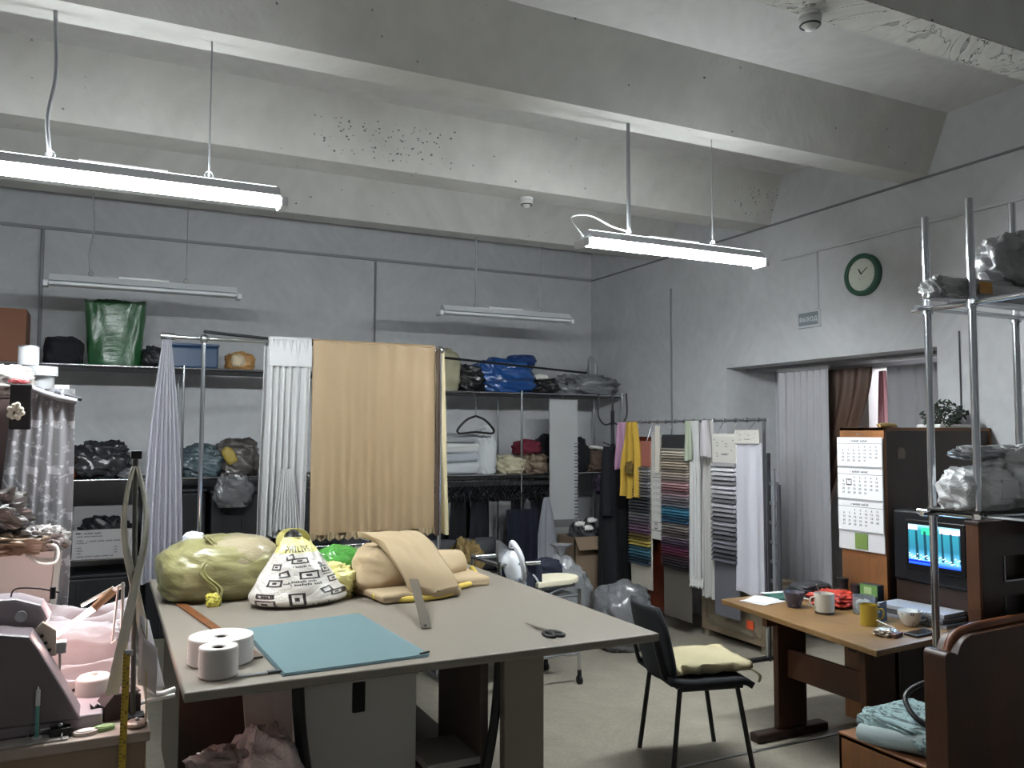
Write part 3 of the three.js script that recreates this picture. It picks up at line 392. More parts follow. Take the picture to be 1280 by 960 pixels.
{ const t = thing('ironing_board', 'small ironing board with cream padded cover on the cart', 'ironing board', [2.86, 0.66, -5.3], 0.15);
  const s = new THREE.Shape(); s.moveTo(-0.16, -0.13); s.lineTo(0.1, -0.13); s.bezierCurveTo(0.3, -0.12, 0.3, 0.12, 0.1, 0.13); s.lineTo(-0.16, 0.13); s.closePath();
  mesh('padded_top', [new THREE.ExtrudeGeometry(s, { depth: 0.02, bevelEnabled: true, bevelSize: 0.012, bevelThickness: 0.012, bevelSegments: 3 }).rotateX(-Math.PI / 2).translate(0, 0.03, 0)], cloth('#d3ccb4'), t);
  mesh('metal_tray', [new THREE.ExtrudeGeometry(s, { depth: 0.03, bevelEnabled: false }).rotateX(-Math.PI / 2)], steel, t); mesh('support', [bar([-0.1, -0.04, 0.1], [0.12, 0, 0.1], 0.01), bar([-0.1, -0.04, -0.1], [0.12, 0, -0.1], 0.01)], chrome, t); mesh('dark_emblem', [rb(0.02, 0.16, 0.002, 0.03, 0.129, 0.134, 0.002)], S('#3f3a38', 0.6), t); }
{ const t = thing('steam_iron', 'white steam iron standing upright on the ironing cart', 'iron', [2.53, 0.72, -5.24], 0.5);
  const wi = S('#dfe2e6', 0.3), s = new THREE.Shape(); s.moveTo(-0.1, -0.09); s.bezierCurveTo(-0.11, 0.1, -0.04, 0.22, 0, 0.27); s.bezierCurveTo(0.06, 0.2, 0.11, 0.08, 0.1, -0.09); s.closePath();
  mesh('soleplate', [new THREE.ExtrudeGeometry(s, { depth: 0.018, bevelEnabled: true, bevelSize: 0.006, bevelThickness: 0.004, bevelSegments: 2 }).rotateZ(0.5).translate(0, 0.06, 0)], steel, t);
  mesh('body', [blob({ rx: 0.095, ry: 0.27, rz: 0.07, seed: 2, amp: 0.04, crease: 0, p: 0.85 }).rotateZ(0.5).translate(0.06, -0.02, 0.05)], wi, t);
  mesh('handle', [pipe([[0.03, 0.02, 0.11], [-0.05, 0.1, 0.17], [-0.1, 0.22, 0.17], [-0.1, 0.29, 0.11], [-0.06, 0.26, 0.07]], 0.02, 30, 10)], wi, t);
  mesh('grip_inlay', [pipe([[-0.03, 0.08, 0.185], [-0.08, 0.17, 0.192], [-0.105, 0.24, 0.17]], 0.008, 18, 8)], S('#3a3c42', 0.5), t);
  mesh('water_tank', [rb(-0.06, 0.14, -0.09, 0.06, 0.02, 0.12, 0.03, 4)], PH('#cfd8e2', 0.15, { transmission: 0.4 }), t);
  mesh('cord', [pipe([[0.06, 0.1, 0.1], [0.12, 0.02, 0.16], [0.15, -0.08, 0.17], [0.13, -0.1, 0.12]], 0.007, 24, 6)], S('#bfc2c6', 0.5), t); }
bagThing('dark_pouch', 'dark blue cloth pouch beside the ironing board', 'pouch', [3.1, 0.63, -5.75], { rx: 0.12, ry: 0.16, rz: 0.1, seed: 99 }, cloth('#151a2b'));
bagThing('brown_fringe_heap', 'brown yellow dried grass bundle behind the folded towels', 'bundle', [2.55, 0.55, -6.05], { rx: 0.13, ry: 0.4, rz: 0.1, seed: 101, amp: 0.35, crease: 0.4 }, cloth('#6d5a34'));

// ------------------------------------------------------------------ cutting table
const TT = 0.88;
{ const t = thing('cutting_table', 'large grey laminate cutting table with panel legs', 'table');
  mesh('table_top', [rb(0.262, 2.2, TT - 0.035, TT, -5.42, -3.03, 0.008, 3)], laminate, t);
  mesh('apron', [bb(0.5, 1.95, TT - 0.1, TT - 0.035, -3.36, -3.34), bb(0.5, 1.95, TT - 0.1, TT - 0.035, -5.1, -5.08)], S('#6b6259', 0.6), t);
  for (const [x, z] of [[1.545, -3.28], [1.545, -5.2], [0.56, -5.2]]) mesh('panel_leg', [rb(x, x + 0.19, 0, TT - 0.035, z, z + 0.05, 0.006)], S('#877d70', 0.55), t);
  for (const z of [-3.36, -5.05]) mesh('side_panel', [rb(1.49, 1.53, 0, TT - 0.035, z - 0.5, z, 0.004)], S('#5e5148', 0.6), t);
  for (const s of [-1, 1]) mesh('curved_brace', [slab((u, v) => { const q = 1.125 + s * (0.43 - 0.16 * v * v * 1.0); return [q - s * 0.0 + (u - 0.5) * 0.035, TT - 0.04 - v * 0.83, -3.3 + 0.02 * (u - 0.5)]; }, 3, 20, 0.03)], S('#1b1b1c', 0.5), t);
  mesh('lower_shelf', [rb(0.45, 1.75, 0.08, 0.1, -5.1, -3.4, 0.004)], S('#3d342e', 0.6), t); }
// things on it
{ const t = thing('yellow_pillow_bag', 'large translucent yellow green bag stuffed with a pillow', 'bag', [0.57, TT, -4.72], 0.12); const m = new THREE.MeshPhysicalMaterial({ color: '#8c885c', roughness: 0.32, bumpMap: crumple, bumpScale: 0.004, clearcoat: 0.5, clearcoatRoughness: 0.25 });
  mesh('body', [blob({ rx: 0.31, ry: 0.33, rz: 0.24, seed: 3, amp: 0.08, crease: 0.03, p: 0.82, a: 64, b: 44 })], m, t);
  mesh('pillow_show_through', [blob({ rx: 0.23, ry: 0.24, rz: 0.16, seed: 8, amp: 0.06, crease: 0.02 }).rotateZ(0.05).translate(0.06, 0.085, 0.06)], new THREE.MeshPhysicalMaterial({ color: '#a2977a', roughness: 0.35, clearcoat: 0.4, bumpMap: crumple, bumpScale: 0.003 }), t);
  mesh('bag_fold', [slab((u, v) => { const a = u * 1.6 - 0.3; return [-0.1 + 0.04 * Math.sin(v * 9) + (u - 0.5) * 0.03, 0.33 - v * 0.3, 0.12 + 0.14 * Math.sin(v * 1.6) + 0.01 * Math.sin(u * 9)]; }, 6, 20, 0.006)], plastic('#98945a', 0.3), t);
  mesh('knot', [blob({ rx: 0.035, ry: 0.07, rz: 0.025, seed: 4, amp: 0.3, crease: 0.3 }).translate(-0.09, 0.0, 0.26)], plastic('#c9c24e', 0.3), t);
  mesh('white_corner', [blob({ rx: 0.05, ry: 0.07, rz: 0.05, seed: 7, amp: 0.2 }).translate(-0.13, 0.28, -0.02)], plastic('#dfe3ee', 0.35), t); }
{ const pt = canvasTex(512, 512, (x) => { x.fillStyle = '#d6d2ca'; x.fillRect(0, 0, 512, 512); x.fillStyle = '#e3dc8f'; x.fillRect(0, 0, 512, 110); x.fillStyle = '#2d2a2b'; x.font = 'bold 60px sans-serif'; x.fillText('PHILIPS', 120, 104);
    x.strokeStyle = '#2d2a2b'; x.lineWidth = 10; const q = [[70, 190, 56, 34], [190, 150, 90, 32], [230, 250, 80, 46], [90, 300, 60, 40], [340, 220, 60, 40], [360, 300, 70, 34], [60, 400, 70, 24], [50, 445, 84, 46], [190, 400, 46, 80], [340, 400, 60, 30]]; for (const [a, b, c, d] of q) { x.strokeRect(a, b, c, d); x.fillRect(a + c * 0.3, b + d * 0.3, c * 0.35, d * 0.35); }
    x.fillStyle = '#2d2a2b'; x.beginPath(); x.arc(415, 415, 20, 0, 7); x.arc(355, 200, 14, 0, 7); x.fill(); for (const [a, b, w, h] of [[196, 214, 90, 14], [66, 420, 66, 20], [262, 488, 90, 22], [180, 322, 110, 14], [190, 344, 120, 16], [330, 282, 80, 14], [150, 330, 40, 12]]) scrawl(x, a, b, w, h); for (const [a, b] of [[300, 380], [150, 130], [420, 150], [130, 250]]) { x.beginPath(); x.moveTo(a, b); x.lineTo(a + 40, b - 14); x.lineTo(a + 52, b + 22); x.lineTo(a + 8, b + 28); x.closePath(); x.stroke(); } });
  const t = thing('printed_plastic_bag', 'white plastic bag printed with black drawings and lettering', 'bag', [0.92, TT, -4.36], 0.15);
  mesh('body', [slab((u, v) => { const a = u * 2 * Math.PI + Math.PI, prof = Math.pow(Math.sin(Math.PI * Math.min(1, 0.06 + v * 0.62)), 0.75), top = v < 0.14 ? v / 0.14 : 1; const rx = (0.06 + 0.19 * Math.min(1, v * 1.25)) * (v > 0.93 ? 1 - (v - 0.93) * 5 : 1), rz = (0.03 + 0.15 * Math.pow(v, 0.7)) * (v > 0.93 ? 1 - (v - 0.93) * 6 : 1) * top; const n = 0.02 * fbm(Math.cos(a) * 2, v * 4, Math.sin(a) * 2); return [Math.cos(a - Math.PI / 2) * (rx + n) - 0.03 * (1 - v), Math.max(0, (1 - v) * 0.335 + n * 0.4), Math.sin(a - Math.PI / 2) * -(rz + n)]; }, 60, 34, 0.004, 2.0, 1.0)], new THREE.MeshPhysicalMaterial({ color: '#ffffff', map: pt, roughness: 0.35, bumpMap: crumple, bumpScale: 0.004, clearcoat: 0.4, clearcoatRoughness: 0.3 }), t);
  pt.wrapS = pt.wrapT = THREE.RepeatWrapping; pt.offset.x = 0.5;
  mesh('yellow_liner', [blob({ rx: 0.16, ry: 0.2, rz: 0.1, seed: 13, amp: 0.15, crease: 0.2 }).translate(0.14, 0, -0.02)], plastic('#d8cf86', 0.3), t);
  mesh('handle', [slab((u, v) => { const a = Math.PI * v; return [-0.04 + 0.07 * Math.cos(a) + (u - 0.5) * 0.03, 0.3 + 0.08 * Math.sin(a), 0.02 * Math.sin(a * 2) + (u - 0.5) * 0.02]; }, 4, 16, 0.004)], plastic('#d5cd78', 0.3), t); }
bagThing('green_plastic_bag', 'bright green plastic bag between the printed bag and towels', 'bag', [1.17, TT, -4.55], { rx: 0.15, ry: 0.26, rz: 0.12, seed: 17, amp: 0.1, crease: 0.12 }, plastic('#478f38', 0.3));
{ const t = thing('folded_towels', 'cream terry towels draped in a loose fold', 'towels', [1.45, TT, -4.4], 0.1); const c = cloth('#bda887', { bumpScale: 0.003 });
  mesh('upper_towel', [slab((u, v) => { const s = v; const y = 0.04 + 0.27 * Math.pow(Math.cos(Math.PI * 0.5 * clamp(s * 1.05)), 0.6) + 0.012 * nz(u * 5, v * 4, 2); return [-0.19 + 0.27 * u + 0.17 * s + 0.02 * Math.sin(v * 6), y, -0.1 + 0.36 * s + 0.05 * Math.sin(u * 3)]; }, 24, 30, 0.035)], c, t);
  mesh('rolled_towel', [slab((u, v) => { const a = u * 2 * Math.PI; const L = v; return [0.08 + 0.42 * L, 0.11 + 0.1 * Math.cos(a) * (1 - 0.25 * L) - 0.02 * L, -0.1 - 0.12 * L + 0.13 * Math.sin(a) * (1 - 0.2 * L) + 0.02 * nz(a, L * 4)]; }, 28, 18, 0.012)], c, t);
  mesh('towel_body', [blob({ rx: 0.22, ry: 0.27, rz: 0.16, seed: 23, amp: 0.14, crease: 0.08, p: 0.85 }).translate(-0.02, 0, -0.06)], c, t);
  mesh('yellow_hem', [pipe([[-0.2, 0.03, 0.16], [-0.1, 0.02, 0.26], [0.1, 0.02, 0.29], [0.22, 0.03, 0.25], [0.25, 0.06, 0.18]], 0.016, 40, 8), pipe([[0.3, 0.02, 0.12], [0.42, 0.02, 0.06], [0.55, 0.025, -0.08], [0.58, 0.06, -0.2]], 0.016, 30, 8)], cloth('#d3b95a'), t);
  mesh('flat_layer', [folded(0.46, 0.05, 0.32, 6).translate(0.03, 0, 0.12), folded(0.4, 0.06, 0.3, 8).translate(0.36, 0, -0.08)], c, t); }
const flatBox = (w, h, d) => new RoundedBoxGeometry(w, h, d, 2, Math.min(h * 0.3, 0.003));
{ const t = thing('steel_ruler', 'steel ruler leaning from the towels onto the table', 'ruler', [1.49, TT + 0.004, -3.95], 0); const g = boxUV(flatBox(0.044, 0.003, 0.7)); const A = V(1.305, 0.884, -3.532), B = V(1.475, 1.005, -4.21), q = new THREE.Quaternion().setFromUnitVectors(V(0, 0, 1), A.clone().sub(B).normalize()), mid = A.clone().add(B).multiplyScalar(0.5); t.position.set(0, 0, 0); g.applyQuaternion(q); g.translate(mid.x, mid.y, mid.z); mesh('blade', [g], S('#6f6a63', 0.35, { metalness: 0.6 }), t); mesh('hole_ring', [new THREE.TorusGeometry(0.007, 0.0015, 6, 14).rotateX(Math.PI / 2).applyQuaternion(q).translate(1.31, 0.892, -3.56)], darkMetal, t); }
{ const t = thing('wooden_ruler', 'long brown wooden ruler lying beside the teal card', 'ruler', [0.455, TT + 0.005, -3.99]); mesh('blade', [boxUV(flatBox(0.042, 0.008, 1.28).rotateY(-0.148 + 0.0), 3)], S('#e0c8a8', 0.55, { map: woodOrange }), t); mesh('metal_tip', [flatBox(0.044, 0.009, 0.06).rotateY(-0.148).translate(-0.09, 0, 0.605)], S('#5a4a40', 0.4), t); t.rotation.y = 0.3; }
{ // teal card: three sheets slightly fanned
  const quad = (pts, y, h) => { const s = new THREE.Shape(pts.map(([x, z]) => new THREE.Vector2(x, -z))); return new THREE.ExtrudeGeometry(s, { depth: h, bevelEnabled: false }).rotateX(-Math.PI / 2).translate(0, y, 0); };
  const Q = [[0.575, -3.86], [1.117, -3.955], [1.165, -3.115], [0.605, -3.09]], c = ['#33484c', '#3a5056', '#566f73'];
  [2, 1, 0].forEach((k) => { const i = 2 - k; single('teal_card', ['bottom teal card sheet of the stack on the cutting table', 'middle teal card sheet of the stack on the cutting table', 'top teal card sheet lying on the cutting table'][i], 'card', [quad(Q.map(([x, z]) => [x - 0.006 * k, z + 0.008 * k]), TT + 0.0015 + i * 0.0022, 0.002)], S(c[i], 0.75), [0, 0, 0], 0, 'teal card sheets'); });
  single('black_clip', 'small black clip at the corner of the teal card', 'clip', [rb(-0.022, 0.022, 0, 0.006, -0.006, 0.006, 0.002)], blackP, [1.15, TT + 0.0085, -3.13], 0.3); }
const yarn = S('#cfcac5', 0.9, { bumpMap: weave, bumpScale: 0.001 });
function reel(label, p, R, h) { const t = thing('tape_reel', label, 'reel', p); const pr = [[0.018, 0.004], [R - 0.004, 0.0], [R, 0.006]]; const n = 6; for (let i = 0; i < n; i++) { const y = h * (i + 0.5) / n; pr.push([R + 0.0015, y], [R - 0.0008, y + h / n * 0.45]); } pr.push([R - 0.004, h], [0.03, h - 0.003], [0.018, h - 0.006], [0.018, 0.004]); mesh('wound_tape', [lathe(pr, 40)], yarn, t); mesh('core', [new THREE.CylinderGeometry(0.017, 0.017, h * 0.9, 18, 1, true).translate(0, h * 0.48, 0)], S('#2f2a27', 0.7, { side: THREE.DoubleSide }), t); }
reel('large white reel of tape at the table corner', [0.42, TT, -3.38], 0.118, 0.1);
reel('small white thread reel touching the large reel', [0.388, TT, -3.185], 0.067, 0.108);
{ const t = thing('thread_snips', 'thin metal thread snips beside the small white reel', 'snips', [0.5, TT + 0.006, -3.13], 0.05); for (const s of [-1, 1]) mesh('blade', [rb(-0.06, 0.07, -0.003, 0.003, s * 0.006 - 0.004, s * 0.006 + 0.004, 0.002)], steel, t); mesh('grip', [rb(0.05, 0.1, -0.004, 0.005, -0.012, 0.012, 0.003)], S('#30363c', 0.5), t); }
{ const t = thing('tailor_scissors', 'black handled tailor scissors on the cutting table', 'scissors', [1.76, TT + 0.006, -3.26], 0);
  for (const s of [-1, 1]) { mesh('blade', [prism([[-0.004, 0], [0.012, 0], [0.002, 0.15]], 0.003).rotateX(-Math.PI / 2).rotateY(s * 0.05 + 0.12).translate(0, s * 0.002, -0.01)], S('#a59a90', 0.3, { metalness: 0.8 }), t); const a = mesh('handle', [pipe([[s * 0.01, 0, 0.01], [s * 0.035, 0, 0.04], [s * 0.038, 0, 0.09], [s * 0.018, 0, 0.11], [s * 0.006, 0, 0.08], [s * 0.006, 0, 0.04]], 0.008, 30, 8, true)], blackP, t); }
  mesh('pivot_screw', [cyl(0.006, 0.008, -0.002, 12)], steel, t); }
// below it
{ const t = thing('under_table_bin', 'white storage carton with a hand slot under the cutting table', 'carton', [0.995, 0.1, -3.72]); mesh('body', [rb(-0.255, 0.255, 0, 0.64, -0.24, 0.22, 0.006)], S('#c4c1bb', 0.7), t); mesh('lid', [rb(-0.262, 0.262, 0.6, 0.652, -0.245, 0.228, 0.006)], S('#bfbcb6', 0.7), t); mesh('hand_slot', [rb(-0.03, 0.025, 0.475, 0.6, 0.21, 0.229, 0.006)], S('#1a1918', 0.8), t); }
for (let i = 0; i < 5; i++) single('board_offcut', ['lowest grey board offcut in the stack under the cutting table', 'reddish board offcut low in the stack under the cutting table', 'pale board offcut in the middle of the stack under the table', 'brownish grey board offcut second from the top of the stack', 'topmost pale board offcut of the stack under the table'][i], 'board', [rb(-0.12, 0.12, 0, 0.03, -0.15, 0.15, 0.003)], S(['#8d8880', '#6d3f36', '#a39d94', '#7c776f', '#a8a299'][i], 0.8), [1.37 + 0.01 * (i % 2), 0.1 + i * 0.058, -3.55 + 0.012 * i], 0.1 * (i % 3) - 0.1, 'board offcuts under the table');
for (let i = 0; i < 4; i++) single('board_offcut', ['dark board lying on the lowest grey offcut', 'dark board lying on the reddish offcut', 'dark board lying under the brownish grey offcut', 'dark board lying under the topmost pale offcut'][i], 'board', [rb(-0.11, 0.11, 0, 0.026, -0.13, 0.13, 0.003)], S('#2b2725', 0.8), [1.37, 0.131 + i * 0.058, -3.55], 0.05, 'board offcuts under the table');
{ const t = thing('pattern_board', 'pale pattern board leaning under the table corner', 'board', [0.665, 0.1, -3.42], 0); mesh('sheet', [bb(-0.09, 0.055, 0, 0.72, -0.008, 0.008).rotateZ(0.04)], S('#d3c3bb', 0.8), t); mesh('second_sheet', [bb(-0.1, 0.01, 0, 0.7, 0.01, 0.02).rotateZ(0.09)], S('#c9b7ae', 0.8), t); }
bagThing('pink_plastic_bag', 'shiny clear plastic bag under the table corner', 'bag', [0.56, 0.12, -3.24], { rx: 0.16, ry: 0.55, rz: 0.13, seed: 33, amp: 0.12, crease: 0.1 }, clearBag('#e6cbc4', 0.15), 0, (t) => mesh('loose_end', [blob({ rx: 0.12, ry: 0.14, rz: 0.07, seed: 3, amp: 0.25, crease: 0.3 }).translate(-0.13, 0.36, 0)], clearBag('#b39a93', 0.3), t));
{ const t = thing('dark_storage_chest', 'dark brown chest standing beside the storage carton under the cutting table', 'chest', [0.51, 0.1, -4.3]); mesh('body', [rb(-0.2, 0.2, 0, 0.6, -0.5, 0.5, 0.006)], woodDM, t); mesh('lid', [rb(-0.21, 0.21, 0.6, 0.63, -0.51, 0.51, 0.006)], woodDM, t); }

// ------------------------------------------------------------------ black chair
{ const t = thing('office_chair', 'black upholstered chair with tubular legs beside the cutting table', 'chair', [2.9, 0, -3.69], -13.2 * D);
  const L = 0.2; const legs = [[-0.17, -0.2, -0.225, -0.225], [-0.17, 0.2, -0.225, 0.225], [0.15, -0.2, 0.225, -0.225], [0.15, 0.2, 0.225, 0.225]];
  for (const [x, z, fx, fz] of legs) mesh('leg', [bar([x, 0.44, z], [fx, 0, fz], 0.013)], blackP, t);
  mesh('seat_frame', [bar([-0.17, 0.435, -0.2], [0.18, 0.435, -0.2], 0.011), bar([-0.17, 0.435, 0.2], [0.18, 0.435, 0.2], 0.011), bar([0.1, 0.435, -0.2], [0.1, 0.435, 0.2], 0.011), bar([-0.12, 0.435, -0.2], [-0.12, 0.435, 0.2], 0.011)], blackP, t);
  mesh('seat', [slab((u, v) => { const x = -0.23 + 0.47 * v, e = Math.pow(Math.abs(u - 0.5) * 2, 4); return [x, 0.463 + 0.02 * Math.pow(clamp((0.3 - v) / 0.3), 2) - (v > 0.85 ? Math.pow((v - 0.85) / 0.15, 2) * 0.03 : 0), (u - 0.5) * (0.47 - 0.05 * Math.pow(v, 3))]; }, 14, 14, 0.035)], cloth('#15171a'), t);
  mesh('backrest', [slab((u, v) => { const w = 0.44 - 0.1 * Math.pow(Math.abs(v - 0.5) * 2, 3), y = 0.47 + 0.38 * (1 - v); return [-0.235 - 0.09 * (1 - v) + 0.05 * Math.pow((u - 0.5) * 2, 2) , y, (u - 0.5) * w]; }, 18, 16, 0.03)], cloth('#14161a'), t);
  for (const z of [-0.17, 0.17]) mesh('back_support', [bar([-0.17, 0.44, z], [-0.25, 0.5, z], 0.011), bar([-0.25, 0.5, z], [-0.3, 0.7, z], 0.011)], blackP, t); }
{ const t = thing('seat_cushion', 'flat cream cushion lying on the black chair', 'cushion', [2.945, 0.484, -3.7], -13.2 * D); mesh('pad', [slab((u, v) => { const e = 1 - Math.pow(Math.abs(2 * u - 1), 6) * 0.2; return [-0.215 + 0.43 * v, 0.035 + 0.022 * Math.sin(Math.PI * v) * Math.sin(Math.PI * u) + 0.01 * nz(u * 6, v * 6, 3), (u - 0.5) * 0.44 * e]; }, 24, 24, 0.05)], cloth('#b5ab8a'), t); mesh('corner_tie', [pipe([[0.2, 0.03, 0.2], [0.24, 0.0, 0.22], [0.245, -0.04, 0.2]], 0.007, 12, 6)], cloth('#8b8268'), t); }

// ------------------------------------------------------------------ wooden table
const WT = 0.72;
{ const t = thing('wooden_table', 'light wooden trestle table with a tea clutter', 'table');
  const top = (pts, y, h, b) => { const s = new THREE.Shape(pts.map(([x, z]) => new THREE.Vector2(x, -z))); return boxUV(new THREE.ExtrudeGeometry(s, { depth: h - 2 * b, bevelEnabled: true, bevelSize: b, bevelThickness: b, bevelSegments: 2 }).rotateX(-Math.PI / 2).translate(0, y + b, 0)); };
  mesh('table_top', [top([[3.485, -4.146], [3.33, -2.86], [4.1, -2.93], [4.17, -4.16]], WT - 0.03, 0.03, 0.004)], woodLM, t);
  const lm = S('#8f857c', 0.5, { map: woodOrange });
  for (const z of [-3.74, -3.12]) { mesh('leg_panel', [rb(3.53, 3.75, 0.05, WT - 0.03, z - 0.02, z + 0.02, 0.005)], lm, t); mesh('foot', [rb(3.36, 3.9, 0, 0.05, z - 0.04, z + 0.04, 0.012, 3)], woodDM, t); mesh('top_cleat', [rb(3.45, 3.95, WT - 0.08, WT - 0.03, z - 0.02, z + 0.02, 0.004)], lm, t); }
  mesh('stretcher', [rb(3.6, 3.63, 0.34, 0.5, -3.72, -3.14, 0.004)], lm, t); }
{ const t = thing('tall_cabinet', 'tall brown cabinet with a calendar hung on its side', 'cabinet', [4.2, 0, -3.85]);
  for (const x of [0, 0.975]) mesh('side_panel', [rb(x, x + 0.02, 0, 1.79, 0, 0.335, 0.002)], woodOM, t);
  mesh('back_panel', [bb(0.02, 0.975, 0.05, 1.77, 0.318, 0.332)], woodDM, t); mesh('top_board', [rb(0, 0.995, 1.77, 1.79, 0.0, 0.335, 0.002)], woodOM, t);
  for (const y of [0.05, 0.5, 0.95, 1.4]) mesh('shelf', [bb(0.02, 0.975, y, y + 0.018, 0.005, 0.318)], woodDM, t); mesh('sticker', [blob({ rx: 0.035, ry: 0.07, rz: 0.003, seed: 3, amp: 0.1, crease: 0 }).translate(0.15, 1.6, 0.333)], S('#6e6052', 0.6), t); }
{ const t = thing('wall_calendar', 'three block paper wall calendar hanging on the cabinet side', 'calendar', [4.193, 0, -3.69]);
  const page = (h, mon, mark) => canvasTex(384, Math.round(384 * h / 0.335), (x, w, H) => { x.fillStyle = '#e3e4e6'; x.fillRect(0, 0, w, H); x.fillStyle = '#85878c'; x.fillRect(0, H - 4, w, 4); x.fillStyle = '#4a4c52'; scrawl(x, w * 0.3, 26, w * 0.38, 16); x.textAlign = 'center'; x.fillRect(0, 36, w, 3); x.font = 'bold 22px sans-serif'; for (let r = 0; r < 5; r++) for (let c = 0; c < 7; c++) { const n = r * 7 + c + 1 - 2; if (n > 0 && n < 32) x.fillText(String(n), 50 + c * 48, 68 + r * (H - 80) / 5); } if (mark) { x.strokeStyle = '#1d1e22'; x.lineWidth = 6; x.strokeRect(78, 76, 42, 40); } });
  const P = (n, y0, y1, tex, dx) => { const q = mesh(n, [bb(-0.004 - dx, -0.001 - dx, y0, y1, -0.17, 0.17)], S('#dfe0e2', 0.8), t); mesh('printed_page', [new THREE.PlaneGeometry(0.335, y1 - y0 - 0.004).rotateY(-Math.PI / 2).translate(-0.0045 - dx, (y0 + y1) / 2, 0)], S('#ffffff', 0.8, { map: tex }), q); };
  mesh('backing_board', [bb(-0.002, 0, 1.035, 1.73, -0.172, 0.172)], S('#cfd0d2', 0.8), t);
  P('month_block', 1.545, 1.725, page(0.18, 'ОКТЯБРЬ', 0), 0.004); P('month_block', 1.345, 1.535, page(0.19, 'НОЯБРЬ', 1), 0.004); P('month_block', 1.15, 1.335, page(0.185, 'ДЕКАБРЬ', 0), 0.004);
  mesh('picture_patch', [bb(-0.006, -0.004, 1.045, 1.14, -0.045, 0.05)], S('#66813f', 0.7), t); mesh('hanging_nail', [bar([0.004, 1.745, 0], [-0.02, 1.75, 0], 0.004)], steel, t); }
{ const t = thing('potted_plant', 'dark leafy plant in a shallow white tray on the cabinet', 'plant', [4.98, 1.79, -3.69]); mesh('tray', [rb(-0.16, 0.16, 0, 0.025, -0.09, 0.09, 0.01, 3)], whiteP, t);
  const lf = []; for (let i = 0; i < 190; i++) { const a = rr(0, 6.28), r = Math.sqrt(rnd()), y = rr(0.02, 0.19) * (1.1 - 0.5 * r); const g = new THREE.SphereGeometry(0.022, 6, 4).scale(1, 0.18, 0.55); g.rotateZ(rr(-1, 1)); g.rotateY(rr(0, 6.28)); g.translate(Math.cos(a) * r * 0.19, y, Math.sin(a) * r * 0.1); lf.push(g); }
  mesh('foliage', lf, S('#39463c', 0.6), t); mesh('stems', [...Array(9)].map((_, i) => bar([rr(-0.1, 0.1), 0.01, rr(-0.05, 0.05)], [rr(-0.16, 0.16), rr(0.1, 0.18), rr(-0.08, 0.08)], 0.004, 6)), S('#40362a', 0.7), t); }
single('gold_trinket', 'small gold and white trinket on the cabinet top', 'trinket', [blob({ rx: 0.09, ry: 0.03, rz: 0.03, seed: 3, amp: 0.2, crease: 0.2 })], S('#b9a068', 0.4, { metalness: 0.5 }), [4.33, 1.79, -3.6], 0.2);
// television on its stand
{ const t = thing('television_stand', 'dark brown stand under the small television', 'stand', [4.22, 0, -3.47]); mesh('body', [rb(0, 0.5, 0, 0.9, 0, 0.62, 0.006)], woodDM, t); mesh('door', [rb(-0.012, 0, 0.06, 0.7, 0.02, 0.6, 0.004)], S('#8c7f78', 0.5, { map: woodDark }), t); mesh('knob', [ball(0.012, -0.02, 0.45, 0.54)], steel, t); }
{ const t = thing('television', 'small black tube television with a bright blue picture', 'television', [4.2, 0.9, -3.19]);
  mesh('casing', [rb(0, 0.1, 0, 0.41, -0.28, 0.2, 0.02, 3), rb(0.09, 0.36, 0.04, 0.36, -0.2, 0.16, 0.05, 3)], S('#131419', 0.35), t);
  mesh('bezel', [rb(-0.012, 0.0, 0.075, 0.36, -0.185, 0.19, 0.006)], S('#0d0e12', 0.3), t);
  const sc = canvasTex(320, 220, (x) => { const g = x.createLinearGradient(0, 0, 0, 220); g.addColorStop(0, '#9fd6e6'); g.addColorStop(0.14, '#2f8fa0'); g.addColorStop(0.6, '#2f7c97'); g.addColorStop(0.85, '#7fd0ff'); g.addColorStop(1, '#1c4fff'); x.fillStyle = g; x.fillRect(0, 0, 320, 220); x.fillStyle = '#38e0a0'; x.fillRect(84, 14, 70, 38); x.fillStyle = '#f3dcff'; x.fillRect(0, 4, 60, 26); x.fillRect(196, 8, 124, 30); x.fillStyle = '#0f3440'; x.globalAlpha = 0.45; for (let i = 0; i < 34; i++) { const a = (i * 53) % 320; x.beginPath(); x.moveTo(a, 34); x.lineTo(a + 3 + (i % 3) * 2, 34); x.lineTo(a + 10 + (i % 4) * 3, 190); x.lineTo(a + 4, 190); x.fill(); } x.globalAlpha = 1; x.fillStyle = '#d9f2ff'; for (let i = 0; i < 40; i++) x.fillRect((i * 37) % 320, 160 + (i * 13) % 36, 10, 6); x.fillStyle = '#1630ff'; x.fillRect(0, 196, 150, 12); });
  mesh('screen', [new THREE.PlaneGeometry(0.325, 0.225).rotateY(-Math.PI / 2).translate(-0.0132, 0.222, 0.0)], new THREE.MeshStandardMaterial({ color: 0x000000, emissive: 0xffffff, emissiveMap: sc, emissiveIntensity: 0.75, roughness: 0.2 }), t);
  const a = new THREE.RectAreaLight(new THREE.Color(0.3, 0.6, 1), TV_AREA, 0.225, 0.325); a.position.set(-0.02, 0.222, 0); a.rotation.set(0, Math.PI / 2, Math.PI / 2); t.add(a); }
[[0.0, '#7f8288', 0.02], [0.026, '#55585f', -0.03], [0.05, '#9a9ca2', 0.05]].forEach(([y, c, a], i) => single('magazine', ['dark magazine at the bottom of the stack by the television', 'grey magazine in the middle of the stack by the television', 'pale magazine on top of the stack by the television'][i], 'magazine', [rb(-0.1, 0.1, 0, 0.023, -0.2, 0.2, 0.004)], S(c, 0.4), [4.1, WT + y, -3.2 - 0.01 * i], a + 0.05, 'magazines beside the television'));
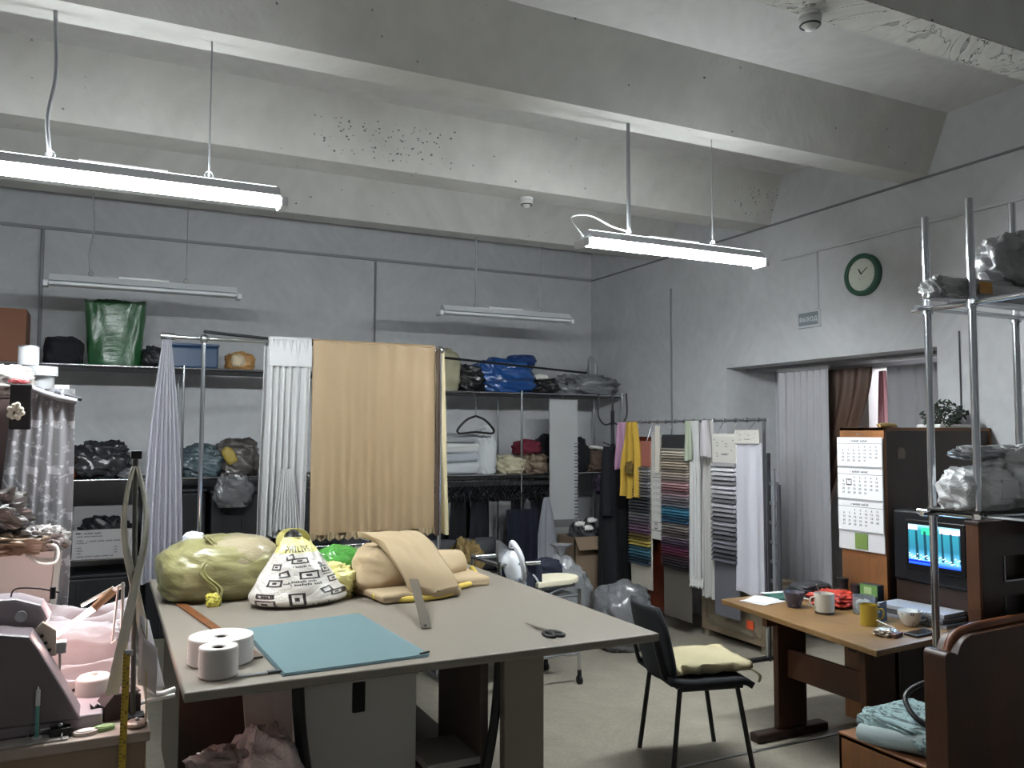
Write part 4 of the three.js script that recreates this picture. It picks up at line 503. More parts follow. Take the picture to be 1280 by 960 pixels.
// things on the wooden table
function cup(label, p, ry, R, r0, h, m, o = {}) { const t = thing(o.name ?? 'tea_cup', label, 'cup', p, ry); mesh('bowl', [lathe([[0, 0], [r0, 0], [r0, 0.004], ...(o.mid ?? []), [R, h], [R - 0.003, h], ...(o.inn ?? [[r0 - 0.004, 0.012]]), [0, 0.01]], 32)], m, t); mesh('handle', [pipe([[R * 0.95, h * 0.82, 0], [R + 0.025, h * 0.78, 0], [R + 0.026, h * 0.45, 0], [lerp(r0, R, 0.3), h * 0.28, 0]], 0.005, 24, 8)], o.hm ?? m, t); if (o.band) mesh('base_band', [cyl(r0 + 0.0015, h * 0.2, 0.001, 32)], o.band, t); return t; }
const patt = (bg, fg, n, s) => { seedv = s; return canvasTex(256, 128, (x) => { x.fillStyle = bg; x.fillRect(0, 0, 256, 128); x.strokeStyle = fg; x.lineWidth = 4; for (let i = 0; i < n; i++) { x.beginPath(); x.arc(rr(0, 256), rr(0, 128), rr(4, 14), rr(0, 6), rr(6, 9)); x.stroke(); } }); };
cup('dark grey patterned tea cup beside the white papers', [3.72, WT, -3.78], 0.6, 0.062, 0.036, 0.09, S('#ffffff', 0.35, { map: patt('#4a4650', '#7c7884', 26, 5), side: THREE.DoubleSide }), { mid: [[0.052, 0.04]] });
{ const t = cup('white ribbed mug with a brown base beside the red bag', [3.745, WT, -3.57], 2.8, 0.056, 0.05, 0.115, S('#cdc8bb', 0.5), { name: 'tea_mug', band: S('#4a3a30', 0.6), mid: [[0.055, 0.035]] }); mesh('spoon', [bar([0.0, 0.05, 0.0], [0.07, 0.175, -0.05], 0.0035, 8)], steel, t); }
cup('mustard yellow mug with a spoon beside the wrapped snack', [3.74, WT, -3.255], -0.9, 0.045, 0.045, 0.11, S('#a38a2c', 0.35), { name: 'tea_mug' });
cup('white patterned tea cup beside the small blue carton', [3.93, WT, -3.15], -0.5, 0.062, 0.032, 0.08, S('#ffffff', 0.3, { map: patt('#d6d6d2', '#6d6f78', 40, 9), side: THREE.DoubleSide }), { mid: [[0.05, 0.028], [0.06, 0.058]] });
{ const t = thing('clear_jar', 'clear glass jar holding a pale napkin behind the yellow mug', 'jar', [3.95, WT, -3.47]); mesh('glass', [lathe([[0, 0], [0.06, 0], [0.062, 0.01], [0.062, 0.1], [0.059, 0.1], [0.059, 0.012], [0, 0.012]], 32)], PH('#e6eaec', 0.08, { transmission: 0.85, thickness: 0 }), t); mesh('napkin', [blob({ rx: 0.04, ry: 0.07, rz: 0.04, seed: 4, amp: 0.2, crease: 0.2 }).translate(0, 0.014, 0)], S('#c9c4bc', 0.9), t); }
{ const t = thing('tea_carton', 'small blue patterned carton between the jar and cup', 'carton', [3.87, WT, -3.31], 0.35); mesh('box', [rb(-0.05, 0.05, 0, 0.055, -0.035, 0.035, 0.003)], S('#ffffff', 0.5, { map: patt('#3c4c58', '#7c8c94', 40, 11) }), t); mesh('open_lid', [bb(-0.05, 0.05, 0, 0.05, 0.03, 0.033).translate(0, 0.055, 0)], S('#4a464c', 0.6), t); }
{ const t = thing('wrapped_snack', 'foil wrapped snack with a chocolate bar lying beside the phone', 'snack', [3.63, WT, -3.06], 0.3); mesh('foil', [blob({ rx: 0.065, ry: 0.035, rz: 0.045, seed: 6, amp: 0.25, crease: 0.4 })], S('#cdbfae', 0.25, { metalness: 0.5 }), t); mesh('bar', [rb(-0.045, 0.045, 0, 0.022, 0.04, 0.075, 0.005)], S('#5a342c', 0.45), t); mesh('straw', [bar([0.05, 0.03, 0.03], [0.04, 0.06, -0.06], 0.003, 6)], whiteP, t); }
{ const t = thing('mobile_phone', 'dark phone in a black case lying at the table end', 'phone', [3.8, WT, -2.985], 0.1); mesh('case', [rb(-0.085, 0.085, 0, 0.014, -0.04, 0.04, 0.005, 3)], S('#191a22', 0.35), t); mesh('glass', [bb(-0.078, 0.078, 0.0142, 0.015, -0.034, 0.034)], PH('#11131c', 0.08), t); }
{ const t = thing('paper_sheets', 'loose white paper sheets lying beside the green folder', 'papers', [3.68, WT, -3.99], 0.2); mesh('sheet', [bb(-0.12, 0.1, 0.001, 0.003, -0.09, 0.09)], S('#d9d9da', 0.85), t); mesh('second_sheet', [bb(-0.1, 0.12, 0.0035, 0.006, -0.1, 0.07).rotateY(0.3)], S('#cfd0d3', 0.85), t); }
{ const t = thing('green_folder', 'dark green folder with a white border behind the papers', 'folder', [3.93, WT, -4.03], -0.1); mesh('cover', [rb(-0.14, 0.14, 0.001, 0.014, -0.1, 0.1, 0.003)], S('#2d5a50', 0.5), t); mesh('white_page', [bb(-0.15, 0.13, 0.0142, 0.0155, -0.105, -0.06)], S('#d4d6d6', 0.8), t); mesh('cord', [pipe([[-0.05, 0.02, 0.12], [0.05, 0.008, 0.2], [0.0, 0.006, 0.28], [-0.08, 0.006, 0.26]], 0.004, 24, 6)], whiteP, t); }
bagThing('black_pouch', 'flat black quilted pouch behind the red bag', 'pouch', [4.09, WT, -4.02], { rx: 0.14, ry: 0.085, rz: 0.1, seed: 44, amp: 0.12, crease: 0.1, p: 0.7 }, plastic('#1d1c20', 0.5));
bagThing('red_bag', 'crumpled orange red plastic bag on the wooden table', 'bag', [3.99, WT, -3.73], { rx: 0.13, ry: 0.085, rz: 0.13, seed: 46, amp: 0.25, crease: 0.35 }, plastic('#c23a2a', 0.3), 0.3);
function jar(label, p, R, h, m, lid) { const t = thing('tea_tin', label, 'tin', p); mesh('body', [cyl(R, h, 0, 24)], m, t); mesh('lid', [cyl(R * 1.03, h * 0.18, h, 24)], lid, t); mesh('label_band', [new THREE.CylinderGeometry(R * 1.01, R * 1.01, h * 0.45, 24, 1, true).translate(0, h * 0.45, 0)], S('#6a6c66', 0.6, { side: THREE.DoubleSide }), t); }
jar('black jar with grey label below the calendar edge', [4.12, WT, -3.78], 0.035, 0.12, S('#1b1c1e', 0.3), blackP);
jar('short black jar between the other jar and the green carton', [4.13, WT, -3.68], 0.033, 0.1, S('#202124', 0.3), blackP);
{ const t = thing('green_tea_box', 'green and black tea box standing against the cabinet', 'box', [4.12, WT, -3.56], 0.1); mesh('box', [rb(-0.03, 0.03, 0, 0.14, -0.06, 0.06, 0.003)], S('#23282a', 0.5), t); mesh('green_print', [bb(-0.0315, -0.0302, 0.075, 0.138, -0.058, 0.058)], S('#5f8a4c', 0.5), t); mesh('pale_print', [bb(-0.0325, -0.0317, 0.085, 0.125, -0.03, 0.02)], S('#a8c08a', 0.5), t); }

// ------------------------------------------------------------------ fabric sample stand by the right wall
{ const t = thing('sample_stand', 'chrome stand with a brown back board for fabric samples', 'stand', [4.66, 0, 0]);
  mesh('rail', [bar([0, 1.86, -7.0], [0, 1.86, -4.98], 0.0125)], chrome, t);
  for (const z of [-6.85, -5.02]) { mesh('post', [bar([0, 0.03, z], [0, 1.87, z], 0.014)], chrome, t); mesh('foot', [rb(-0.24, 0.24, 0, 0.03, z - 0.02, z + 0.02, 0.008)], darkMetal, t); }
  mesh('back_board', [rb(0.03, 0.05, 0.1, 1.72, -6.84, -6.2, 0.004)], S('#b06a48', 0.55, { map: woodOrange }), t);
  for (let i = 0; i < 13; i++) mesh('clip_hook', [new THREE.TorusGeometry(0.018, 0.003, 6, 14).translate(0, 1.86, -6.7 + i * 0.135)], chrome, t); }
// outline of one drooping swatch, width 1 along z, height 1, pushed out along -x
const swGeo = (() => { const pr = [[0, 0], [-0.008, 0.02], [-0.02, -0.1], [-0.034, -0.5], [-0.04, -0.74], [-0.036, -0.82], [-0.008, -0.72], [0, -0.7]]; const g = prism(pr, 1); g.translate(0, 0, -0.5); return g; })();
function sampleBook(label, z0, z1, yTop, yBot, colors, o = {}) {
  const w = z1 - z0, t = thing('sample_book', label, 'sample book', [o.x ?? 4.58, yTop, (z0 + z1) / 2], o.ry ?? 0, 'fabric sample books on the chrome stand');
  const hh = o.head ?? 0.1; mesh('header_board', [rb(-0.012, 0.0, -hh, 0.02, -w / 2, w / 2, 0.003)], o.headM ?? S('#d2cfc8', 0.75), t);
  if (o.print) mesh('header_print', [new THREE.PlaneGeometry(w * 0.92, hh * 0.9).rotateY(-Math.PI / 2).translate(-0.0128, -hh / 2 + 0.005, 0)], S('#ffffff', 0.8, { map: o.print }), t);
  mesh('backing', [rb(0.0, 0.012, yBot - yTop, -0.01, -w / 2, w / 2, 0.003)], o.backM ?? S('#6d6a66', 0.85), t);
  const end = o.end ?? yBot, H = (yTop - hh - end) / colors.length;
  colors.forEach((c, i) => { const s = mesh('swatch', [swGeo], c, t); s.scale.set(1, H, w * (o.in ?? 0.94)); s.position.set(-0.002, -hh - i * H, 0); s.rotation.y = (rnd() - 0.5) * 0.02; });
  for (const s of [-1, 1]) mesh('hanger_strap', [bar([-0.004, 0.015, s * w * 0.3], [0.07, 1.86 - yTop, s * w * 0.3], 0.004, 6)], steel, t);
  return t;
}
const SW = {}; const sw = (c) => SW[c] ??= cloth(c, { roughness: 0.75 });
const ramp = (stops, n) => [...Array(n)].map((_, i) => { const f = i / (n - 1) * (stops.length - 1), k = Math.min(stops.length - 2, Math.floor(f)), q = Math.round((f - k) * 3) / 3; const c = new THREE.Color(stops[k]).lerp(new THREE.Color(stops[k + 1]), q); const j = 0.42 + 0.85 * ((i * 7) % 4) / 3; c.multiplyScalar(j); return sw('#' + c.getHexString()); });
const headPrint = canvasTex(256, 160, (x) => { x.fillStyle = '#c9c6bf'; x.fillRect(0, 0, 256, 160); x.strokeStyle = '#5a5754'; x.lineWidth = 3; for (const [a, b] of [[46, 50], [46, 120], [150, 56]]) { x.beginPath(); x.arc(a, b, 14, 3.4, 7.4); x.stroke(); x.beginPath(); x.moveTo(a - 12, b + 8); x.lineTo(a + 14, b + 10); x.stroke(); } x.fillStyle = '#5a5754'; scrawl(x, 90, 122, 90, 16); for (const [a, b] of [[20, 20], [230, 24], [210, 90], [110, 30]]) { x.beginPath(); x.arc(a, b, 5, 0, 7); x.fill(); } });
sampleBook('narrow sample book running from grey over purple and yellow to blue', -6.76, -6.42, 1.66, 0.3, [...ramp(['#8d8a88', '#77757a', '#5a5a5e'], 10), ...ramp(['#2b2c30', '#3a3b40', '#4f5052', '#6f6672'], 9), ...ramp(['#8a6f86', '#4a2f44', '#7a6a2c', '#a08f45'], 7), ...ramp(['#3f6b7a', '#1f4b5c', '#23303c'], 6)], { head: 0.22, headM: S('#a8695c', 0.8), backM: S('#b9b4a8', 0.85), end: 0.52 });
sampleBook('wide sample book running from cream over pink, blue and plum to black', -6.24, -5.85, 1.72, 0.12, [...ramp(['#c9c2b4', '#b7aa98', '#a3968c'], 12), ...ramp(['#b99a98', '#9c6f74', '#8a7f84', '#66656c'], 10), ...ramp(['#3f7a93', '#27607c', '#1f4058'], 6), ...ramp(['#77716c', '#5f5854', '#4a3a50'], 8), ...ramp(['#4a2440', '#571f30', '#2b1d24', '#17171a'], 9)], { head: 0.1, headM: S('#2e2e30', 0.6), end: 0.56, backM: S('#5a554d', 0.85) });
sampleBook('printed header sample book of white to dark grey swatches', -5.54, -5.24, 1.73, 0.26, ramp(['#c9c9cc', '#a9a9ae', '#8a8a90', '#6a6a72', '#4a4a52'], 22), { head: 0.22, print: headPrint, end: 0.7, backM: S('#5b5b62', 0.85) });
{ const t = thing('sample_sheet', 'long plain white sample sheet under a printed header', 'sample sheet', [4.57, 1.76, -5.1]); mesh('header_board', [rb(-0.014, 0, -0.09, 0.02, -0.15, 0.13, 0.003)], S('#c9c6bf', 0.8, {}), t); mesh('header_print', [new THREE.PlaneGeometry(0.25, 0.085).rotateY(-Math.PI / 2).translate(-0.0148, -0.035, -0.01)], S('#ffffff', 0.8, { map: headPrint }), t); mesh('sheet', [hang({ w: 0.3, h: 1.18, n: 1, amp: 0.012, seed: 3, flare: 0.1 }).rotateY(RY).translate(0.004, -0.08, 0)], cloth('#c6c6cf'), t); mesh('hanger_strap', [bar([0, 0.015, 0], [0.09, 0.1, 0], 0.004, 6)], steel, t); }
{ const lp = canvasTex(96, 512, (x) => { x.fillStyle = '#d0cec9'; x.fillRect(0, 0, 96, 512); x.fillStyle = '#4a4a4c'; x.fillRect(0, 470, 96, 4); x.font = '16px sans-serif'; for (let i = 0; i < 6; i++) for (let k = 0; k < 3; k++) x.fillText(['12', '15', '18'][k], 14 + k * 24, 240 + i * 30); x.fillRect(8, 214, 80, 3); x.fillRect(8, 430, 80, 3); x.lineWidth = 4; x.strokeRect(30, 440, 22, 22); });
  const t = thing('paper_strip', 'narrow printed paper strip between two sample books', 'paper strip', [4.575, 1.76, -6.33]); mesh('strip', [rb(-0.004, 0, -0.98, 0, -0.075, 0.075, 0.002)], S('#cfcdc8', 0.85), t); mesh('print', [new THREE.PlaneGeometry(0.145, 0.97).rotateY(-Math.PI / 2).translate(-0.0047, -0.49, 0)], S('#ffffff', 0.85, { map: lp }), t); mesh('tassel', [hang({ w: 0.07, h: 0.42, n: 3, amp: 0.012, seed: 3 }).rotateY(RY).translate(-0.025, 0.06, 0.05)], cloth('#cdc8bd'), t); mesh('strap', [bar([0, -0.01, 0], [0.085, 0.1, 0], 0.004, 6)], steel, t); }
const hung = (label, z, w, h, col, o = {}) => { const t = thing('fabric_sample', label, 'fabric', [o.x ?? 4.6, 1.86, z], RY, 'loose fabric samples hung on the chrome stand'); mesh('fabric', [hang({ w, h, n: o.n ?? 3, amp: o.amp ?? 0.022, seed: o.s ?? 4, gather: o.g ?? 0.25 })], cloth(col, o.m), t); if (o.hem) mesh('lace_hem', [hang({ w: w * 1.05, h: 0.08, n: 9, amp: 0.012, seed: 4 }).translate(0, -h + 0.01, 0)], cloth(o.hem), t); return t; };
hung('pink satin scarf hung at the end of the stand', -6.93, 0.24, 0.46, '#b58aa8', { n: 3, amp: 0.04, g: 0.4, m: { roughness: 0.4 } });
{ const t = hung('yellow patterned scarf hung beside the pink one', -6.68, 0.26, 0.72, '#b8963a', { n: 3, amp: 0.05, g: 0.45, x: 4.54, s: 7 }); mesh('dark_motif', [blob({ rx: 0.05, ry: 0.14, rz: 0.015, seed: 5, amp: 0.4, crease: 0.4 }).translate(0.03, -0.5, 0.05)], cloth('#6e5a2a'), t); }
hung('white fabric sample with a lace hem beside the wide sample book', -5.75, 0.17, 1.34, '#bdbdbc', { n: 3, s: 3, hem: '#cbcbc8', x: 4.56 });
hung('ivory fabric samples hanging in narrow folds', -5.62, 0.14, 1.48, '#b3b1ad', { n: 4, s: 6, amp: 0.03 });
hung('pale green fabric strip looped beside the lace hem sample', -5.8, 0.1, 0.34, '#a3ab98', { n: 2, s: 9, amp: 0.015, x: 4.53 });
hung('grey satin ribbon looped over the stand', -5.56, 0.09, 0.3, '#b9b5b8', { n: 1, s: 2, x: 4.52, amp: 0.03 });
{ const t = thing('folding_frame', 'narrow dark folding frame leaning beside the white sample sheet', 'frame', [4.66, 0, -4.93], 0.05); for (const s of [0, 1, 2]) mesh('slat', [rb(-0.012, 0.012, 0.5 - s * 0.03, 1.6 - s * 0.12, s * 0.05 - 0.06, s * 0.05 - 0.035, 0.004)], S(['#2c2d31', '#7a7c82', '#45464c'][s], 0.6), t); mesh('strut', [bar([0, 0, -0.06], [0, 0.5, -0.05], 0.009), bar([0, 0, 0.06], [0, 0.5, 0.05], 0.009)], darkMetal, t); for (let i = 0; i < 6; i++) mesh('rung', [rb(-0.008, 0.008, 0.6 + i * 0.15, 0.63 + i * 0.15, -0.05, 0.05, 0.003)], S('#5a5b61', 0.6), t); }
{ const t = thing('wrapped_carton', 'carton wrapped in dusty clear film under the sample books', 'carton', [4.9, 0.06, -5.5]); mesh('carton', [rb(-0.17, 0.17, 0, 0.5, -0.4, 0.38, 0.008)], S('#7d6d58', 0.8), t); mesh('film_wrap', [blob({ rx: 0.19, ry: 0.52, rz: 0.42, seed: 4, amp: 0.05, crease: 0.08, p: 0.4, flat: 0.98 })], new THREE.MeshPhysicalMaterial({ color: '#b5a890', roughness: 0.3, transmission: 0.55, thickness: 0, bumpMap: crumple, bumpScale: 0.01 }), t); for (const z of [-0.36, 0.34]) mesh('foot', [rb(-0.15, 0.15, -0.06, 0, z - 0.03, z + 0.03, 0.005)], S('#8a8270', 0.7), t); mesh('orange_tag', [bb(-0.2, -0.196, 0.12, 0.19, 0.2, 0.28)], S('#d9542c', 0.6), t); }

// ------------------------------------------------------------------ near right: rack of bagged rolls, shelf unit, bench
{ const t = thing('tube_rack', 'tall chrome tube rack carrying bagged rolls behind the bench', 'rack', [0, 0, 0]);
  for (const [x, z, top] of [[3.545, -2.7, 2.8], [3.53, -2.46, 2.83], [4.215, -2.7, 2.95]]) { mesh('post', [bar([x, 0, z], [x, top, z], 0.0175)], chrome, t); for (const y of [2.325, 1.36]) mesh('collar', [cyl(0.026, 0.045, 0, 16).translate(x, y, z)], chrome, t); }
  for (const y of [2.35, 1.38]) { mesh('side_rail', [bar([3.545, y, -2.78], [3.53, y, -2.2], 0.013)], chrome, t); mesh('long_rail', [bar([3.44, y, -2.68], [4.9, y, -2.68], 0.013), bar([3.5, y, -2.44], [4.9, y, -2.44], 0.013)], chrome, t); }
  for (const x of [4.85]) for (const z of [-2.7, -2.46]) mesh('post', [bar([x, 0, z], [x, 2.9, z], 0.0175)], chrome, t); }
{ const t = thing('bagged_roll', 'long fabric roll wrapped in clear film on the upper rack rails', 'roll', [3.5, 2.37, -2.55], 0.0); mesh('roll', [bar([0.05, 0.05, 0], [1.2, 0.05, 0], 0.045, 20)], cloth('#4a4a4c'), t); mesh('film', [blob({ rx: 0.62, ry: 0.11, rz: 0.08, seed: 8, amp: 0.12, crease: 0.12, p: 0.55, a: 60 }).translate(0.55, 0, 0)], clearBag('#b5b6b8', 0.3), t); mesh('film_twist', [blob({ rx: 0.075, ry: 0.11, rz: 0.06, seed: 3, amp: 0.3, crease: 0.4 }).translate(-0.06, 0, 0)], clearBag('#c5c7c9', 0.3), t); mesh('orange_label', [rb(0.1, 0.19, 0.03, 0.085, 0.078, 0.084, 0.003)], S('#b98340', 0.6), t); }
bagThing('bagged_bundle', 'bulky bundle in crinkled clear film above the wrapped roll', 'bundle', [4.12, 2.46, -2.55], { rx: 0.34, ry: 0.3, rz: 0.13, seed: 11, amp: 0.15, crease: 0.15 }, clearBag('#8f9093', 0.2), 0, (t) => mesh('red_print', [rb(-0.16, -0.06, 0.08, 0.14, 0.118, 0.128, 0.003)], S('#9a4a44', 0.6), t));
single('film_shelf', 'thin board across the lower rack rails under the bags', 'board', [rb(3.5, 4.9, 1.393, 1.405, -2.69, -2.43, 0.003)], S('#3c3836', 0.6));
bagThing('clear_bag', 'clear plastic bag of white goods at the end of the lower rack rails', 'bag', [3.66, 1.405, -2.55], { rx: 0.19, ry: 0.2, rz: 0.12, seed: 15, amp: 0.14, crease: 0.14, p: 0.7 }, clearBag('#cccecf', 0.2), 0, (t) => mesh('printed_label', [rb(-0.0, 0.12, 0.05, 0.14, 0.112, 0.12, 0.003)], S('#bdbebe', 0.6), t));
bagThing('clear_bag', 'big puffy clear plastic bag leaning over the lower rack rails', 'bag', [3.98, 1.405, -2.55], { rx: 0.26, ry: 0.3, rz: 0.12, seed: 18, amp: 0.2, crease: 0.14 }, clearBag('#d2d4d5', 0.2));
bagThing('clear_bag', 'crinkled clear bag hanging in front of the lower rack rails', 'bag', [3.78, 1.3, -2.26], { rx: 0.14, ry: 0.3, rz: 0.07, seed: 22, amp: 0.15, crease: 0.14 }, clearBag('#c6c8ca', 0.2));
bagThing('clear_bag', 'folded grey film sheet lying on top of the clear bags', 'film', [3.8, 1.63, -2.58], { rx: 0.24, ry: 0.07, rz: 0.08, seed: 26, amp: 0.25, crease: 0.15 }, clearBag('#9c9ea1', 0.2));
{ const t = thing('shelf_unit', 'dark brown wooden unit with two open compartments behind the bench', 'shelf unit', [3.37, 0, -2.35]); // openings face the bench
  mesh('side_board', [rb(0, 0.02, 0, 1.36, -0.06, 0.0, 0.003)], S('#b9a491', 0.5, { map: woodOrange }), t);
  for (const q of [[0.02, 0.16, 0, 1.36], [0.38, 0.9, 0, 1.36], [0.16, 0.38, 1.22, 1.36], [0.16, 0.38, 1.05, 1.11], [0.16, 0.38, 0, 0.95]]) mesh('front_board', [bb(...q, -0.012, 0)], woodDM, t);
  mesh('back_board', [bb(0.02, 0.9, 0, 1.36, -0.06, -0.052)], woodDM, t); mesh('shelf', [bb(0.02, 0.9, 1.095, 1.11, -0.052, -0.012)], woodDM, t); mesh('shelf', [bb(0.02, 0.9, 0.935, 0.95, -0.052, -0.012)], woodDM, t); mesh('top_board', [rb(-0.005, 0.9, 1.36, 1.375, -0.065, 0.005, 0.003)], woodDM, t);
  for (const [y0, y1] of [[1.11, 1.22], [0.95, 1.05]]) mesh('metal_edging', [bb(0.16, 0.38, y0, y0 + 0.006, 0, 0.004), bb(0.16, 0.166, y0, y1, 0, 0.004)], steel, t); }
{ const t = thing('corner_bench', 'brown wooden bench with a tall rounded end panel', 'bench', [2.89, 0, -2.16]);
  const s = new THREE.Shape(); s.moveTo(0, 0); s.lineTo(0, 0.9); s.bezierCurveTo(0.0, 0.93, 0.05, 0.915, 0.07, 0.9); s.bezierCurveTo(0.08, 0.93, 0.1, 0.965, 0.16, 0.97); s.lineTo(0.85, 0.99); s.lineTo(0.85, 0); s.closePath();
  mesh('end_panel', [boxUV(new THREE.ExtrudeGeometry(s, { depth: 0.09, bevelEnabled: true, bevelSize: 0.004, bevelThickness: 0.004, bevelSegments: 2 }).translate(0, 0, -0.094))], S('#85796f', 0.45, { map: woodOrange }), t);
  mesh('rail_cap', [pipe([[0.075, 0.9, -0.05], [0.1, 0.95, -0.05], [0.16, 0.975, -0.05], [0.85, 0.995, -0.05]], 0.02, 40, 10)], S('#d8b79a', 0.4, { map: woodOrange }), t);
  mesh('seat_front', [rb(0, 0.025, 0.03, 0.46, -0.53, -0.1, 0.004)], woodOM, t); mesh('seat_board', [rb(0, 0.5, 0.44, 0.465, -0.53, -0.1, 0.004)], woodOM, t); mesh('seat_end', [rb(0.0, 0.5, 0.03, 0.46, -0.53, -0.51, 0.004)], woodOM, t); }
{ const bt = dataTex(256, (u, v) => { const a = per(u, v, 10, 5), b = per(u, v, 24, 8); const k = a > 0.08 || Math.abs(b) < 0.03 ? 0.45 : 0.82; return [k * 0.85, k * 0.95, k * 0.95]; }, true, 3);
  const t = thing('folded_blanket', 'pale patterned blanket folded on the bench seat', 'blanket', [3.12, 0.465, -2.46], 0.05); mesh('blanket', [blob({ rx: 0.2, ry: 0.12, rz: 0.21, seed: 5, amp: 0.12, crease: 0.1, p: 0.6 })], cloth('#c9d2d2', { map: bt }), t); mesh('rolled_edge', [pipe([[-0.19, 0.02, -0.14], [-0.2, 0.04, 0.0], [-0.16, 0.05, 0.12], [-0.1, 0.04, 0.2]], 0.04, 30, 10)], cloth('#8f9b9b'), t); }
single('black_strap', 'black looped strap lying on the patterned blanket', 'strap', [pipe([[3.18, 0.52, -2.29], [3.05, 0.555, -2.3], [2.99, 0.6, -2.38], [3.03, 0.66, -2.46], [3.16, 0.71, -2.44], [3.3, 0.7, -2.4]], 0.011, 40, 8)], blackP);

// ------------------------------------------------------------------ left: sewing corner
const ST = 0.75;
{ const t = thing('sewing_table', 'pale sewing table crowded with tools beside the cutting table', 'table', [0, 0, 0]); mesh('table_top', [rb(-1.3, 0.165, ST - 0.035, ST, -3.97, -3.1, 0.006)], S('#a39286', 0.5), t); mesh('front_rail', [rb(-1.25, 0.15, ST - 0.13, ST - 0.035, -3.14, -3.115, 0.004)], S('#8a7560', 0.6), t); for (const [x, z] of [[0.1, -3.16], [0.1, -3.92], [-1.2, -3.16], [-1.2, -3.92]]) mesh('leg', [rb(x - 0.025, x + 0.025, 0, ST - 0.035, z - 0.025, z + 0.025, 0.004)], S('#4d4138', 0.6), t); }
{ const t = thing('sewing_machine', 'grey industrial sewing machine on the pale sewing table', 'sewing machine', [0, 0, -3.3]); const m = S('#9b9095', 0.4);
  mesh('head', [boxUV(prism([[-0.75, 0.8], [-0.06, 0.8], [-0.115, 0.9], [-0.185, 1.03], [-0.21, 1.07], [-0.29, 1.085], [-0.75, 1.09]], 0.13, 0.012).translate(0, 0, -0.02))], S('#6d6266', 0.45), t);
  mesh('arm', [prism([[-0.75, 1.06], [-0.2, 1.06], [-0.17, 1.1], [-0.19, 1.14], [-0.26, 1.165], [-0.75, 1.17]], 0.12, 0.012).translate(0, 0, -0.18)], m, t);
  mesh('face_plate', [prism([[-0.21, 0.98], [-0.15, 0.98], [-0.15, 1.06], [-0.19, 1.09], [-0.21, 1.07]], 0.03, 0.004).translate(0.015, 0, -0.06)], S('#c9bdae', 0.35), t); mesh('side_edge', [bar([-0.185, 1.04, 0.05], [-0.06, 0.8, 0.05], 0.006), bar([-0.185, 1.04, -0.04], [-0.06, 0.8, -0.04], 0.006)], S('#c9b8ad', 0.35), t);
  mesh('bed', [rb(-0.75, 0.02, ST + 0.001 - 0, ST + 0.05, -0.12, 0.1, 0.01)], m, t);
  mesh('tension_disc', [new THREE.CylinderGeometry(0.018, 0.018, 0.02, 18).rotateX(Math.PI / 2).translate(-0.24, 1.12, -0.03)], steel, t); mesh('thread_guide', [pipe([[-0.28, 1.16, -0.1], [-0.27, 1.2, -0.1], [-0.2, 1.2, -0.1], [-0.13, 1.18, -0.1]], 0.003, 20, 6), bar([-0.15, 1.16, -0.1], [-0.15, 1.2, -0.1], 0.01)], darkMetal, t); mesh('needle_bar', [bar([-0.12, 0.86, -0.05], [-0.12, 1.0, -0.05], 0.005), rb(-0.14, -0.1, 0.98, 1.02, -0.07, -0.03, 0.004)], steel, t); mesh('screw_row', [0, 1, 2].map((i) => ball(0.006, -0.175 + i * 0.012, 1.05 - i * 0.025, -0.02)), darkMetal, t); }
{ const t = thing('sewing_lamp', 'small glowing tube lamp on a clamp arm over the sewing table', 'lamp', [0, 0, 0]); const a = [-0.145, 1.015, -3.45], b = [-0.02, 1.105, -3.45], c = [0.045, 1.165, -3.45];
  mesh('lamp_tube', [bar(a, b, 0.007, 12, 0.011)], new THREE.MeshStandardMaterial({ color: 0xffffff, emissive: new THREE.Color(1, 0.76, 0.82), emissiveIntensity: SEW_GLOW }), t);
  mesh('lamp_socket', [bar(b, c, 0.013, 14, 0.016)], S('#b08a6a', 0.5), t); mesh('arm', [bar([0.045, 1.175, -3.455], [-0.06, 1.115, -3.47], 0.006, 8), bar(c, [0.075, 1.19, -3.4], 0.009)], S('#cfc8c2', 0.4), t); mesh('upright', [bar([0.075, 1.2, -3.4], [0.075, 0.9, -3.4], 0.006), bar([0.06, 1.19, -3.4], [0.045, 0.98, -3.42], 0.004), bar([0.045, 0.98, -3.42], [0.06, 1.0, -3.38], 0.004), bar([0.075, ST, -3.4], [0.075, 0.9, -3.4], 0.008)], S('#b9b4b0', 0.4), t); mesh('clamp', [rb(0.06, 0.09, ST, ST + 0.03, -3.42, -3.38, 0.004)], darkMetal, t);
  for (const k of [0.3, 0.7]) { const l = new THREE.PointLight(new THREE.Color(1, 0.62, 0.54), SEW_POINT, 0, 2); l.position.set(lerp(a[0], b[0], k), lerp(a[1], b[1], k), -3.45); l.shadow.radius = 0.5; l.castShadow = true; t.add(l); } }
{ const t = thing('thread_cone', 'white spool of thread standing on the sewing table', 'spool', [-0.01, ST, -3.46]); mesh('thread', [lathe([[0.012, 0], [0.06, 0], [0.062, 0.01], [0.061, 0.05], [0.062, 0.1], [0.05, 0.112], [0.014, 0.114], [0.012, 0.11]], 36)], yarn, t); mesh('core', [cyl(0.012, 0.122, 0, 14)], S('#d0c8bd', 0.6), t); }
{ const t = thing('marker_pen', 'clear pen with teal ink standing in the tool tray', 'pen', [-0.172, ST, -3.165]); mesh('barrel', [cyl(0.006, 0.1, 0.01, 12)], S('#5d9a94', 0.3), t); mesh('cap', [cyl(0.007, 0.05, 0.11, 12)], S('#d6d6d6', 0.3), t); mesh('tip', [cyl(0.004, 0.012, 0.16, 10, 0.001)], whiteP, t); mesh('base_ring', [cyl(0.016, 0.01, 0, 14)], whiteP, t); }
